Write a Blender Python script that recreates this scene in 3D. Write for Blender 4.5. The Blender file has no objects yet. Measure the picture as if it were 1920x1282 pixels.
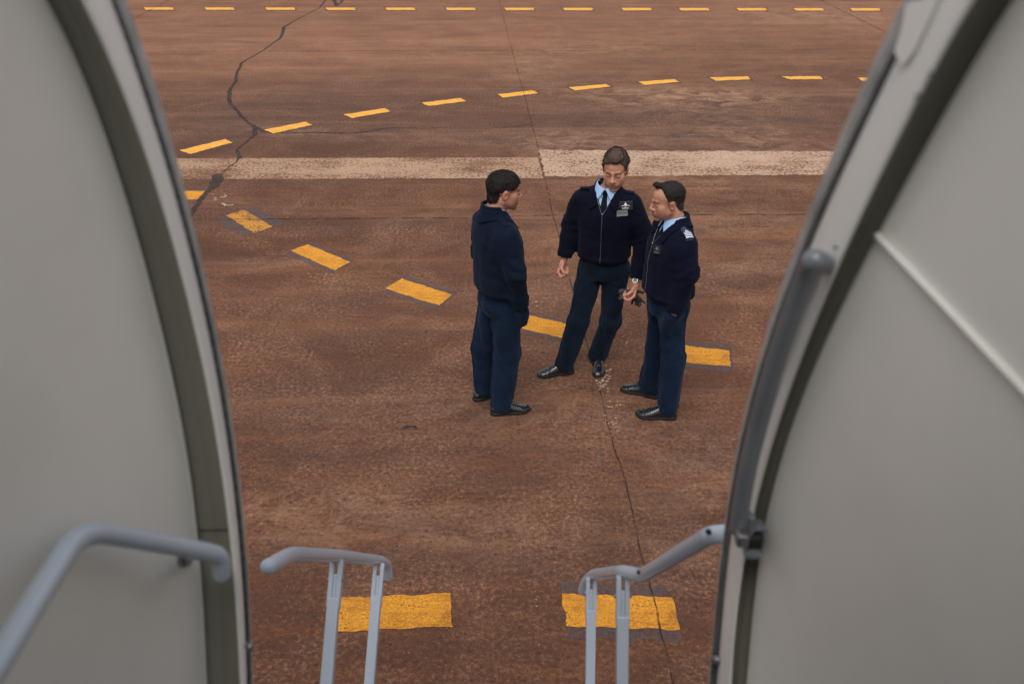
import bpy, math, random
import numpy as np
from mathutils import Vector, Matrix
random.seed(7); RNG = np.random.default_rng(7)
sc = bpy.context.scene
C = sc.collection
# ---------------------------------------------------------------- camera
F = 1700.0; H = 3.65; TH = math.atan(961 / F); S_, C_ = math.sin(TH), math.cos(TH)
cam = bpy.data.objects.new('camera', bpy.data.cameras.new('camera')); C.objects.link(cam)
cam.location = (0, 0, H); cam.rotation_euler = (math.pi / 2 - TH, 0, 0)
cam.data.sensor_width = 36; cam.data.lens = F / 1920 * 36
cam.data.clip_start = .02; cam.data.clip_end = 4000
cam.data.dof.use_dof = True; cam.data.dof.focus_distance = 6.2; cam.data.dof.aperture_fstop = 3.8
sc.camera = cam
# ---------------------------------------------------------------- world, sun, exposure (overcast)
SUN_EL, SUN_ROT = math.radians(58), math.radians(190)
w = bpy.data.worlds.new('World'); sc.world = w; w.use_nodes = True
nt = w.node_tree; bg = nt.nodes['Background']
sky = nt.nodes.new('ShaderNodeTexSky'); sky.sky_type = 'NISHITA'; sky.sun_disc = False
sky.sun_elevation = SUN_EL; sky.sun_rotation = SUN_ROT; sky.dust_density = 4; sky.air_density = 1.0
hs = nt.nodes.new('ShaderNodeHueSaturation'); hs.inputs['Saturation'].default_value = .24
nt.links.new(sky.outputs[0], hs.inputs['Color']); nt.links.new(hs.outputs[0], bg.inputs[0])
bg.inputs[1].default_value = .19
sl = bpy.data.lights.new('sun', 'SUN'); sl.energy = .5; sl.angle = math.radians(40); sl.color = (1, .96, .9)
sun = bpy.data.objects.new('sun', sl); C.objects.link(sun)
sun.rotation_euler = (math.radians(32), 0, math.radians(-10))
sc.view_settings.view_transform = 'Standard'; sc.view_settings.look = 'None'
sc.view_settings.exposure = 0.08; sc.view_settings.gamma = 1
# ---------------------------------------------------------------- camera geometry helpers (pixel of the photo -> place)
CAM = np.array([0, 0, H])
def ray(px, py):
    v = (py - 641) / F
    return np.array([(px - 960) / F, C_ - v * S_, -(S_ + v * C_)])
def G(px, py, z=0.0):
    r = ray(px, py); p = CAM + r * ((z - H) / r[2]); return p
def PD(px, py, d): return CAM + ray(px, py) * d
def PX(px, py, X):
    r = ray(px, py); return CAM + r * (X / r[0])
def depth(p):
    q = np.asarray(p, float) - CAM; return q[1] * C_ - q[2] * S_
def proj(p):
    q = np.asarray(p, float) - CAM; d = depth(p)
    return 960 + F * q[0] / d, 641 - F * (q[1] * S_ + q[2] * C_) / d
# ---------------------------------------------------------------- materials
def mat(name, col, rough=.6, metal=0.0, spec=.5, coat=0.0):
    m = bpy.data.materials.new(name); m.use_nodes = True
    b = m.node_tree.nodes['Principled BSDF']
    b.inputs['Base Color'].default_value = (*col, 1); b.inputs['Roughness'].default_value = rough
    b.inputs['Metallic'].default_value = metal; b.inputs['Specular IOR Level'].default_value = spec
    b.inputs['Coat Weight'].default_value = coat
    return m
class NT:
    def __init__(s, m): s.t = m.node_tree; s.n = s.t.nodes; s.b = s.n['Principled BSDF']; s.o = s.n['Material Output']
    def new(s, k, **kw):
        n = s.n.new(k)
        for a, v in kw.items():
            if a.startswith('i_'): n.inputs[a[2:].replace('_', ' ')].default_value = v
            else: setattr(n, a, v)
        return n
    def link(s, a, b): s.t.links.new(a, b)
    def coords(s, scale=(1, 1, 1), rot=(0, 0, 0), src='Object'):
        tc = s.new('ShaderNodeTexCoord'); mp = s.new('ShaderNodeMapping')
        mp.inputs['Scale'].default_value = scale; mp.inputs['Rotation'].default_value = rot
        s.link(tc.outputs[src], mp.inputs[0]); return mp.outputs[0]
    def noise(s, vec, scale, detail=4, rough=.55, dist=0):
        n = s.new('ShaderNodeTexNoise'); n.inputs['Scale'].default_value = scale; n.inputs['Detail'].default_value = detail
        n.inputs['Roughness'].default_value = rough; n.inputs['Distortion'].default_value = dist
        s.link(vec, n.inputs['Vector']); return n.outputs['Fac']
    def ramp(s, fac, stops):
        r = s.new('ShaderNodeValToRGB'); e = r.color_ramp.elements
        while len(e) < len(stops): e.new(.5)
        for k, (p, c) in enumerate(stops):
            e[k].position = p; e[k].color = (*c, 1) if hasattr(c, '__len__') else (c, c, c, 1)
        s.link(fac, r.inputs[0]); return r.outputs[0]
    def mix(s, fac, a, b, mode='MIX'):
        m = s.new('ShaderNodeMix', data_type='RGBA', blend_type=mode); m.clamp_factor = True
        for k, v in ((0, fac), (6, a), (7, b)):
            if isinstance(v, (int, float)): m.inputs[k].default_value = v if k == 0 else (v, v, v, 1)
            elif isinstance(v, tuple): m.inputs[k].default_value = (*v, 1)
            else: s.link(v, m.inputs[k])
        return m.outputs[2]
    def math(s, op, a, b=0.0, c=None):
        m = s.new('ShaderNodeMath', operation=op)
        for k, v in enumerate((a, b) if c is None else (a, b, c)):
            if isinstance(v, (int, float)): m.inputs[k].default_value = v
            else: s.link(v, m.inputs[k])
        return m.outputs[0]
    def bump(s, h, strength=.3, dist=.01):
        b = s.new('ShaderNodeBump'); b.inputs['Strength'].default_value = strength; b.inputs['Distance'].default_value = dist
        s.link(h, b.inputs['Height']); s.link(b.outputs[0], s.b.inputs['Normal'])
    def base(s, c): s.link(c, s.b.inputs['Base Color'])
    def alpha(s, a): s.link(a, s.b.inputs['Alpha'])
M = {}
# ground: red dust stained concrete
m = M['ground'] = mat('stained_concrete', (.2, .1, .06), .88, spec=.1); t = NT(m)
v = t.coords(); vs = t.coords((.28, 1.25, 1)); vt = t.coords((.7, 1.1, 1), (0, 0, .5))
big = t.noise(vs, .75, 9, .68, .6); mid = t.noise(vs, 3.0, 8, .68, .3); fine = t.noise(v, 34, 5, .8); fine2 = t.noise(v, 120, 3, .7)
patch = t.noise(v, 1.1, 9, .7, .8)
col = t.ramp(big, [(.30, (.080, .034, .020)), (.5, (.140, .058, .031)), (.68, (.220, .092, .048))])
col = t.mix(t.ramp(mid, [(.40, 0.0), (.60, .8)]), col, (.095, .046, .031))
col = t.mix(t.ramp(patch, [(.46, 0.0), (.72, .5)]), col, (.27, .145, .09))
at = t.new('ShaderNodeAttribute', attribute_name='stain_tone'); sp = t.new('ShaderNodeSeparateColor'); t.link(at.outputs['Color'], sp.inputs[0])
brk = t.ramp(t.noise(vs, 5, 8, .7, .5), [(.3, .25), (.62, 1.0)])
col = t.mix(t.math('MULTIPLY', sp.outputs[0], brk), col, (.083, .049, .038))
col = t.mix(t.math('MULTIPLY', sp.outputs[2], t.ramp(t.noise(vs, 2.2, 6, .6), [(.3, .45), (.65, 1.0)])), col, (.36, .175, .105))
brk2 = t.ramp(t.noise(vt, 3.5, 9, .75, 1.2), [(.42, 0.0), (.64, 1.0)])
col = t.mix(t.math('MULTIPLY', sp.outputs[1], brk2), col, (.40, .235, .15))
g1 = t.ramp(fine, [(.52, 0.0), (.60, .95)])
thr = t.math('MULTIPLY', t.ramp(patch, [(.38, .12), (.62, .9)]), t.ramp(t.noise(vs, 1.7, 5, .6), [(.35, .45), (.6, 1.0)]))
col = t.mix(t.math('MULTIPLY', g1, thr), col, (.40, .198, .11))
col = t.mix(t.ramp(fine, [(.37, .8), (.47, 0.0)]), col, (.052, .033, .028))
col = t.mix(t.ramp(fine2, [(.36, .55), (.48, 0.0)]), col, (.072, .042, .033))
spk = t.noise(v, 75, 2, .5)
col = t.mix(t.ramp(spk, [(.70, 0.0), (.76, .8)]), col, (.55, .38, .27))
vo = t.new('ShaderNodeTexVoronoi', feature='F1'); vo.inputs['Scale'].default_value = 21; t.link(v, vo.inputs['Vector'])
sc_ = t.new('ShaderNodeSeparateColor'); t.link(vo.outputs['Color'], sc_.inputs[0])
pit = t.math('MULTIPLY', t.math('LESS_THAN', vo.outputs['Distance'], .22), t.math('GREATER_THAN', sc_.outputs[0], .86))
col = t.mix(t.math('MULTIPLY', pit, .7), col, (.05, .035, .032))
# fine tyre sweeps
wv = t.new('ShaderNodeTexWave', wave_type='RINGS', rings_direction='SPHERICAL'); wv.inputs['Scale'].default_value = 3.1; wv.inputs['Distortion'].default_value = 1.5
wv.inputs['Detail'].default_value = 4; tcs = t.coords((1, .8, 1)); ad = t.new('ShaderNodeVectorMath', operation='ADD'); ad.inputs[1].default_value = (-4.5, -17.5, 0); t.link(tcs, ad.inputs[0]); t.link(ad.outputs[0], wv.inputs['Vector'])
mk_ = t.new('ShaderNodeAttribute', attribute_name='marks'); wl_ = t.new('ShaderNodeTexWave', wave_type='BANDS', bands_direction='X'); wl_.inputs['Scale'].default_value = 7.5; wl_.inputs['Distortion'].default_value = .6; wl_.inputs['Detail'].default_value = 3
g_a, g_b = G(1480, 230), G(1290, 425); t.link(t.coords((1, 1, 1), (0, 0, -math.atan2(-(g_a - g_b)[0], (g_a - g_b)[1]))), wl_.inputs['Vector'])
col = t.mix(t.math('MULTIPLY', t.math('MULTIPLY', mk_.outputs['Fac'], t.ramp(wl_.outputs['Fac'], [(.45, 0.0), (.95, .0)])), t.ramp(t.noise(v, .9, 7, .65), [(.42, 0.0), (.58, 1.0)])), col, (.44, .25, .155))
stk = t.noise(t.coords((.09, 1.3, 1), (0, 0, .02)), 1.3, 11, .72, .4)
col = t.mix(t.ramp(stk, [(.36, .25), (.47, 0.0)]), col, (.085, .042, .029)); col = t.mix(t.ramp(stk, [(.53, 0.0), (.68, .28)]), col, (.36, .185, .11))
arc = t.math('MULTIPLY', t.ramp(wv.outputs['Fac'], [(.93, 0.0), (.985, .06)]), t.ramp(t.noise(v, .5, 3), [(.52, 0.0), (.62, 1.0)]))
col = t.mix(arc, col, (.36, .21, .14))
t.base(col); t.bump(t.mix(.4, fine, fine2), .22, .006)
# worn paints
def paint(name, c1, c2, wear, amax=1.0):
    m = mat(name, c1, .75, spec=.25); t = NT(m); v = t.coords()
    a = t.noise(v, 28, 6, .7); b = t.noise(v, 5, 6, .65)
    col = t.mix(t.ramp(b, [(.38, 0.0), (.66, .9)]), c1, c2); col = t.mix(t.ramp(t.noise(v, 70, 5, .75), [(.48, 0.0), (.62, .7)]), col, tuple(min(1, x * 1.3) for x in c1)); col = t.mix(t.ramp(t.noise(v, 55, 4, .7), [(.30, .9), (.42, 0.0)]), col, (c2[0] * .45, c2[1] * .4, c2[2] * .8))
    col = t.mix(t.ramp(a, [(.3, .6), (.45, 0.0)]), col, (c2[0] * .5, c2[1] * .5, c2[2] * .5))
    col = t.mix(t.ramp(t.noise(t.coords((1.5, 9, 1)), 3.2, 6, .7), [(.50, 0.0), (.66, .55)]), col, (c2[0] * .6, c2[1] * .55, c2[2]))
    t.base(col)
    h = t.math('ADD', t.math('MULTIPLY', t.noise(v, 75, 4, .7), .6), t.math('MULTIPLY', b, .4))
    t.alpha(t.ramp(h, [(wear, 0.0), (wear + .05, amax)])); t.bump(a, .4, .004); return m
M['yellow'] = paint('worn_yellow_paint', (.70, .305, .03), (.40, .15, .018), .385)
M['yellow_worn'] = paint('heavily_worn_yellow_paint', (.66, .31, .05), (.42, .18, .03), .455)
M['yellow_far'] = paint('yellow_paint', (.80, .39, .06), (.66, .29, .035), .32)
M['old_grey'] = paint('old_grey_paint', (.145, .115, .115), (.125, .085, .072), .43, .5)
def bandmat(name, c1, c2, c3, cut):
    m = mat(name, c1, .85, spec=.15); t = NT(m); v = t.coords(); vs = t.coords((.5, 1.6, 1))
    a = t.noise(v, 26, 6, .75); b = t.noise(v, .9, 6, .6); d = t.noise(vs, 3, 8, .7)
    col = t.mix(t.ramp(b, [(.35, 0.0), (.65, 1.0)]), c1, c2); col = t.mix(t.ramp(a, [(.50, 0.0), (.70, .5)]), col, c3)
    col = t.mix(t.ramp(a, [(.36, .85), (.46, 0.0)]), col, (.17, .09, .055)); t.base(col)
    hh = t.math('ADD', t.math('MULTIPLY', a, .45), t.math('MULTIPLY', t.mix(.5, d, b), .55)); t.alpha(t.ramp(hh, [(cut, .05), (cut + .09, .92)])); return m
M['band'] = bandmat('faded_band_paint', (.34, .195, .12), (.44, .28, .185), (.52, .35, .24), .425)
M['band2'] = bandmat('pale_band_paint', (.42, .26, .17), (.52, .355, .255), (.60, .43, .32), .415)
m = M['tar'] = mat('sealed_crack_tar', (.045, .040, .042), .9, spec=.1); t = NT(m); v = t.coords()
t.base(t.mix(t.ramp(t.noise(v, 9, 6, .7), [(.35, 0.0), (.7, 1.0)]), (.040, .032, .030), (.090, .064, .054)))
t.alpha(t.ramp(t.noise(v, 16, 6, .7), [(.34, .15), (.46, .88)]))
m = M['joint'] = mat('concrete_joint', (.05, .03, .025), .9, spec=.1); t = NT(m); v = t.coords()
t.base(t.mix(t.ramp(t.noise(v, 4, 6, .7), [(.35, 0.0), (.7, 1.0)]), (.034, .021, .017), (.10, .055, .038)))
t.alpha(t.ramp(t.noise(v, 6, 8, .75), [(.40, .10), (.56, .9)]))
m = M['flake'] = mat('paint_flakes', (.8, .62, .47), .8, spec=.2); t = NT(m); v = t.coords(); t.alpha(t.ramp(t.noise(v, 40, 5, .7), [(.52, 0.0), (.56, 1.0)]))
M['flake_solid'] = mat('pale_flake', (.44, .30, .215), .8)
def painted_metal(name, col, rough, var=.12, coat=0.0, bump=.05, nscale=3):
    m = mat(name, col, rough, coat=coat); t = NT(m); v = t.coords()
    n = t.noise(v, nscale, 5, .6); lo = tuple(c * (1 - var) for c in col); hi = tuple(min(1, c * (1 + var)) for c in col)
    t.base(t.ramp(n, [(.3, lo), (.7, hi)])); t.bump(t.noise(v, 260, 3, .6), bump, .001); return m
M['lining'] = painted_metal('satin_grey_wall_panel', (.80, .785, .735), .45, .08, nscale=1.6)
M['frame'] = painted_metal('painted_door_frame', (.84, .83, .79), .4, .05)
M['shade_channel'] = painted_metal('shade_dark_frame_channel', (.25, .24, .20), .5, .06)  # frame colour darkened so the shade on its inner face is painted in
M['lip'] = painted_metal('weathered_door_lip', (.36, .37, .36), .45, .25, nscale=18)
M['seal'] = mat('dark_rubber_seal', (.006, .009, .022), .45)
M['rail'] = painted_metal('blue_grey_rail_paint', (.44, .505, .58), .26, .05, coat=.25)
M['handle'] = painted_metal('worn_grey_handle_paint', (.15, .165, .185), .28, .08, coat=.3)
M['steel'] = mat('worn_steel', (.25, .25, .26), .35, .8)
M['dark'] = mat('dark_recess', (.012, .011, .010), .7)
M['skin_metal'] = painted_metal('white_fuselage_paint', (.65, .66, .67), .35, .03)
M['tread'] = painted_metal('grey_anti_slip_tread', (.10, .11, .12), .8, .2, nscale=40)
def cloth(name, col, hi, sheen=.25):
    m = mat(name, col, .9, spec=.10); t = NT(m); v = t.coords()
    b = t.b; b.inputs['Sheen Weight'].default_value = sheen; b.inputs['Sheen Roughness'].default_value = .5; b.inputs['Sheen Tint'].default_value = (.5, .65, 1, 1)
    t.base(t.mix(t.ramp(t.noise(v, 7, 6, .6), [(.35, 0.0), (.7, 1.0)]), col, hi)); t.bump(t.noise(v, 420, 3, .6), .25, .002); return m
M['jacketA'] = cloth('navy_blouson_cloth', (.003, .0065, .0155), (.0046, .0092, .0225), .04)
M['jacketB'] = cloth('dark_navy_blouson_cloth', (.0022, .003, .0085), (.0034, .0044, .0125), .04)
M['jacketC'] = cloth('navy_wool_blouson_cloth', (.0028, .0036, .012), (.0041, .0052, .0165), .04)
M['trouserA'] = cloth('blue_trouser_cloth', (.003, .0090, .022), (.0055, .016, .038), .08)
M['trouserB'] = cloth('dark_teal_trouser_cloth', (.0036, .0078, .015), (.006, .013, .0245), .08)
M['shirt'] = cloth('pale_blue_shirt_cotton', (.30, .46, .68), (.34, .50, .72), .1)
M['tie'] = mat('black_tie_silk', (.004, .005, .009), .8, spec=.15)
M['shoe'] = mat('polished_black_leather', (.008, .008, .009), .22, coat=.5)
M['sole'] = mat('black_rubber_sole', (.007, .007, .007), .6)
M['lace'] = mat('black_lace', (.006, .006, .006), .7)
M['epa'] = mat('blue_shoulder_board', (.012, .028, .075), .7)
M['silver'] = mat('silver_embroidery', (.62, .64, .68), .5)
M['chrome'] = mat('polished_steel_watch', (.7, .7, .7), .2, 1.0)
M['badge'] = mat('black_leather_patch', (.014, .015, .018), .35)
M['white'] = mat('white_print', (.72, .74, .78), .5)
M['greytape'] = mat('grey_rank_tape', (.20, .21, .22), .7)
M['glove'] = painted_metal('grey_flight_glove_fabric', (.035, .038, .036), .8, .4, nscale=30)
M['glove_dark'] = mat('black_glove_leather', (.007, .008, .008), .6)
M['eye'] = mat('eye', (.05, .035, .03), .3)
def skin(name, k=1.0, red=1.0):
    m = mat(name, (.4 * k, .21 * k, .14 * k), .45, spec=.5); t = NT(m); v = t.coords()
    b = t.b; b.inputs['Subsurface Weight'].default_value = .12; b.inputs['Subsurface Radius'].default_value = (.01, .004, .002); b.inputs['Subsurface Scale'].default_value = 1
    col = t.mix(t.ramp(t.noise(v, 22, 5, .6), [(.35, 0.0), (.65, 1.0)]), (.33 * k, .155 * k, .098 * k), (.41 * k, .205 * k, .135 * k))
    at = t.new('ShaderNodeAttribute', attribute_name='tint'); sp = t.new('ShaderNodeSeparateColor'); t.link(at.outputs['Color'], sp.inputs[0])
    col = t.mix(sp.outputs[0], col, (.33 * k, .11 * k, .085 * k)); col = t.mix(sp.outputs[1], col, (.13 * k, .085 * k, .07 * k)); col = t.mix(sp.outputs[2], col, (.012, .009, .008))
    t.base(col); t.bump(t.noise(v, 240, 3, .6), .2, .001); return m
M['skinA'] = skin('tanned_skin', 1.08); M['skinB'] = skin('tanned_skin_ruddy', 1.3); M['skinC'] = skin('tanned_skin_warm', 1.15)
def hair(name, c1, c2, grey=None):
    m = mat(name, c1, .6, spec=.16); t = NT(m); v = t.coords((1, .12, .5))
    n = t.noise(v, 420, 4, .7, .6); col = t.ramp(n, [(.36, c1), (.66, c2)])
    if grey:
        at = t.new('ShaderNodeAttribute', attribute_name='tint'); sp = t.new('ShaderNodeSeparateColor'); t.link(at.outputs['Color'], sp.inputs[0])
        col = t.mix(sp.outputs[0], col, t.ramp(n, [(.36, tuple(c * .45 for c in grey)), (.66, grey)]))
    t.base(col); t.bump(n, .6, .003); return m
M['hairA'] = hair('black_hair', (.003, .0026, .0026), (.032, .026, .023))  # lighter strand tone paints a sheen into the black hair
M['hairB'] = hair('greying_brown_hair', (.045, .029, .023), (.23, .155, .125), (.27, .25, .24))
M['hairC'] = hair('black_wavy_hair', (.004, .0035, .0035), (.045, .038, .034), (.06, .052, .05))
# ---------------------------------------------------------------- object helpers
def mesh(name, verts, faces, smooth=False):
    me = bpy.data.meshes.new(name); me.from_pydata([tuple(map(float, p)) for p in verts], [], [tuple(map(int, f)) for f in faces])
    if smooth: me.polygons.foreach_set('use_smooth', [True] * len(me.polygons))
    me.update(); return me
def obj(name, me, m, parent=None):
    if isinstance(me, tuple): me = mesh(name, *me)
    o = bpy.data.objects.new(name, me); C.objects.link(o)
    for k in (m if isinstance(m, (list, tuple)) else [m]):
        if k is not None: me.materials.append(M[k])
    if parent: o.parent = parent
    return o
def tag(o, label=None, cat=None, group=None, kind=None):
    if label: o['label'] = label
    if cat: o['category'] = cat
    if group: o['group'] = group
    if kind: o['kind'] = kind
    return o
def empty(name, loc=(0, 0, 0), rz=0.0):
    o = bpy.data.objects.new(name, None); C.objects.link(o); o.location = loc; o.rotation_euler = (0, 0, rz); o.empty_display_size = .1; return o
def join(parts):
    V, Fc = [], []
    for vs, fs in parts:
        o = len(V); V += [tuple(p) for p in vs]; Fc += [tuple(i + o for i in f) for f in fs]
    return V, Fc
def smooth_path(pts, n=8, closed=False):
    P = [np.array(p, float) for p in pts]; out = []
    for i in range(len(P) - 1):
        p0 = P[max(i - 1, 0)]; p1 = P[i]; p2 = P[i + 1]; p3 = P[min(i + 2, len(P) - 1)]
        for k in range(n):
            u = k / n; out.append(.5 * ((2 * p1) + (-p0 + p2) * u + (2 * p0 - 5 * p1 + 4 * p2 - p3) * u * u + (-p0 + 3 * p1 - 3 * p2 + p3) * u ** 3))
    out.append(P[-1]); return out
def bend_path(pts, r=.04, n=6):
    P = [np.array(p, float) for p in pts]; out = [P[0]]
    for i in range(1, len(P) - 1):
        a = P[i - 1] - P[i]; b = P[i + 1] - P[i]; la, lb = np.linalg.norm(a), np.linalg.norm(b); rr = min(r, la * .45, lb * .45)
        s = P[i] + a / la * rr; e = P[i] + b / lb * rr
        for k in range(n + 1):
            u = k / n; out.append((1 - u) ** 2 * s + 2 * u * (1 - u) * P[i] + u * u * e)
    out.append(P[-1]); return out
def tube(path, r, seg=20, cap='round', sx=1.0):
    P = [np.array(p, float) for p in path]; n = len(P); R = [r] * n if np.isscalar(r) else list(r)
    if cap == 'round':
        def capp(a, b, ra):
            d = (a - b); d = d / np.linalg.norm(d); return [(a + d * ra * math.sin(q), max(ra * math.cos(q), 1e-4)) for q in (math.pi / 2, 1.25, .95, .6, .3)]
        c0 = capp(P[0], P[1], R[0]); c1 = capp(P[-1], P[-2], R[-1])[::-1]
        P = [c[0] for c in c0] + P + [c[0] for c in c1]; R = [c[1] for c in c0] + R + [c[1] for c in c1]; n = len(P)
    V, Fc = [], []; up = None
    for i in range(n):
        t_ = P[min(i + 1, n - 1)] - P[max(i - 1, 0)]; t_ /= np.linalg.norm(t_)
        if up is None: up = np.array([0, 0, 1.]) if abs(t_[2]) < .9 else np.array([1., 0, 0])
        a = np.cross(t_, up); a /= np.linalg.norm(a); up = np.cross(a, t_); b = up
        for k in range(seg):
            q = 2 * math.pi * k / seg; V.append(P[i] + R[i] * (math.cos(q) * a * sx + math.sin(q) * b))
    for i in range(n - 1):
        for k in range(seg):
            k2 = (k + 1) % seg; Fc.append((i * seg + k, i * seg + k2, (i + 1) * seg + k2, (i + 1) * seg + k))
    Fc.append(tuple(range(seg))[::-1]); Fc.append(tuple((n - 1) * seg + k for k in range(seg))); return V, Fc
def box(c, s, R=None):
    V = []
    for x in (-1, 1):
        for y in (-1, 1):
            for z in (-1, 1):
                p = np.array([x * s[0] / 2, y * s[1] / 2, z * s[2] / 2]); V.append((R @ p if R is not None else p) + np.array(c))
    return V, [(0, 1, 3, 2), (4, 6, 7, 5), (0, 4, 5, 1), (2, 3, 7, 6), (0, 2, 6, 4), (1, 5, 7, 3)]
def grid(rows):
    n = len(rows[0]); V = [p for r in rows for p in r]
    return V, [(i * n + k, i * n + k + 1, (i + 1) * n + k + 1, (i + 1) * n + k) for i in range(len(rows) - 1) for k in range(n - 1)]
def bevel(o, wd=.003, seg=3):
    b = o.modifiers.new('bevel', 'BEVEL'); b.width = wd; b.segments = seg; b.limit_method = 'ANGLE'; return o
def solid(o, th): s = o.modifiers.new('solid', 'SOLIDIFY'); s.thickness = th; s.offset = 0; return o
# ================================================================ GROUND
xs = np.concatenate([[-900, -300, -100, -40, -20, -12], np.arange(-8, 10.01, .14), [14, 24, 45, 110, 300, 900]])
ys = np.concatenate([[-900, -300, -60, -10, 0], np.arange(2, 25.01, .14), [30, 40, 60, 120, 400, 900]])
XX, YY = np.meshgrid(xs, ys); V = np.stack([XX.ravel(), YY.ravel(), np.zeros(XX.size)], 1); nx = len(xs)
Fc = [(j * nx + i, j * nx + i + 1, (j + 1) * nx + i + 1, (j + 1) * nx + i) for j in range(len(ys) - 1) for i in range(nx - 1)]
gm = mesh('tarmac', V, Fc); gobj = obj('tarmac', gm, 'ground'); tag(gobj, kind='structure')
dk = np.zeros(len(V)); lt = np.zeros(len(V))
def blob(arr, px, py, rx, ry, a, ang=0.0):
    c = G(px, py); dx = V[:, 0] - c[0]; dy = V[:, 1] - c[1]; ca, sa = math.cos(ang), math.sin(ang)
    u = (dx * ca + dy * sa) / rx; q = (-dx * sa + dy * ca) / ry; arr += a * np.exp(-(u * u + q * q))
for b_ in [(650, 180, 3.2, 1.6, .9), (870, 255, 2.6, .8, .6), (420, 230, 1.5, 1.3, .6), (1350, 235, 2.8, 1.3, .9), (1150, 230, 1.2, 1.1, .5), (1500, 175, 2, 1.2, .5), (1280, 115, 3, .5, .45),
          (620, 420, 3, .18, .6), (700, 555, 1.6, .25, .5), (520, 640, 1.2, .2, .45), (560, 720, .9, .2, .5), (1380, 520, .7, .35, .6), (1300, 850, .7, .4, .65), (960, 1060, .9, .14, .7), (620, 1060, .5, .12, .5),
          (1050, 560, .6, .5, .25), (760, 860, .8, .3, .35), (350, 345, 2.5, .12, .6), (640, 345, 3, .1, .4), (500, 60, 2.5, .4, .3), (900, 20, 5, .5, .3), (1250, 1000, .3, .5, .5), (700, 780, 1.2, .35, .35)]: blob(dk, *b_)
for b_ in [(1250, 185, 1.6, .8, .9), (1080, 265, 1.0, .5, .8), (1130, 90, 1.6, .6, .6), (1000, 130, .7, 1.4, .45), (1420, 260, .9, 1.2, .6, .8), (1290, 340, .5, .9, .55, .9), (1400, 420, .8, .5, .45), (1340, 180, 1.2, .5, .6),
          (1550, 30, 2.5, 1.2, .8), (600, 250, 2.2, .3, .35, -.2), (1440, 500, .7, .2, .5, .2), (560, 965, .6, .22, .35), (650, 940, .8, .25, .25), (1320, 900, .3, .4, .5), (870, 1000, .9, .2, .5), (720, 80, 3, .3, .4),
          (980, 780, 1.6, .5, .3), (1300, 1060, .25, .3, .4), (1060, 460, .35, .4, .4), (350, 90, 1.5, .3, .4), (1380, 300, 2.5, .25, .7), (560, 110, 3, .25, .4)]: blob(lt, *b_)
paler = np.clip((V[:, 1] - 13.5) / 7, 0, 1) * .5; mk = np.zeros(len(V))  # ground colour gets paler with distance, plus two soft patches
for b_ in [(600, 100, 5, 2.5, .35), (760, 620, 3, .8, .12)]: blob(paler, *b_)
for b_ in [(1400, 320, .9, 2.2, 1.0), (1330, 390, .8, 1.2, .9), (1480, 230, 1.0, 1.6, .8), (1150, 840, .25, .8, .5)]: blob(mk, *b_)
cm = gm.color_attributes.new('marks', 'FLOAT_COLOR', 'POINT'); cm.data.foreach_set('color', np.repeat(np.clip(mk, 0, 1), 4).ravel())
ca = gm.color_attributes.new('stain_tone', 'FLOAT_COLOR', 'POINT')
ca.data.foreach_set('color', np.stack([np.clip(dk, 0, 1), np.clip(lt, 0, 1), np.clip(paler, 0, 1), np.ones(len(V))], 1).ravel())
def rough_poly(pts, z, step=.03, amp=.006, keep=None):
    out = []; n = len(pts)
    for i in range(n):
        a = np.array(pts[i][:2]); b = np.array(pts[(i + 1) % n][:2]); L = np.linalg.norm(b - a); k = max(2, int(L / step)); nrm = np.array([-(b - a)[1], (b - a)[0]]) / max(L, 1e-6)
        ph = random.random() * 9
        for j in range(k):
            u = j / k; off = amp * (random.gauss(0, .7) + .8 * math.sin(u * L * 23 + ph)); q = a + (b - a) * u + nrm * off; out.append((q[0], q[1], z))
    return out, [tuple(range(len(out)))]
def ribbon(path, widths, z, step=.05, jit=.35, wander=.0):
    P = [np.array(p[:2]) for p in path]; pts = []; ws = []
    for i in range(len(P) - 1):
        L = np.linalg.norm(P[i + 1] - P[i]); k = max(1, int(L / step))
        for j in range(k): u = j / k; pts.append(P[i] * (1 - u) + P[i + 1] * u); ws.append(widths[i] * (1 - u) + widths[i + 1] * u)
    pts.append(P[-1]); ws.append(widths[-1]); n = len(pts); V = []; wn = 0
    for i in range(n):
        t_ = pts[min(i + 1, n - 1)] - pts[max(i - 1, 0)]; t_ /= max(np.linalg.norm(t_), 1e-6); nn = np.array([-t_[1], t_[0]]); wn = wn * .8 + random.gauss(0, wander)
        a = ws[i] * .5 * (1 + random.uniform(-jit, jit)); b = ws[i] * .5 * (1 + random.uniform(-jit, jit)); c = pts[i] + nn * wn
        V.append((*(c + nn * a), z)); V.append((*(c - nn * b), z))
    return V, [(2 * i, 2 * i + 1, 2 * i + 3, 2 * i + 2) for i in range(n - 1)]
# faded white cross band (two stretches, either side of the joint)
def gpts(l, z=0): return [G(*p, z) for p in l]
Vb = []
parts = [rough_poly(gpts([(-150, 299), (1008, 295.5), (1019, 334), (-150, 338)]), .0012, .06, .006), rough_poly(gpts([(1010, 281), (1250, 283), (1700, 285), (2200, 282), (2200, 320), (1600, 327), (1022, 331)]), .0012, .06, .014)]
for q, b_ in zip(parts, ('band', 'band2')): tag(obj('painted_band', q, b_), kind='structure')
def z1(x, y): return (240 + .3958 * x, .3958 * y)
def z2(x, y): return (900 + .4167 * x, .4167 * y)
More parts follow.
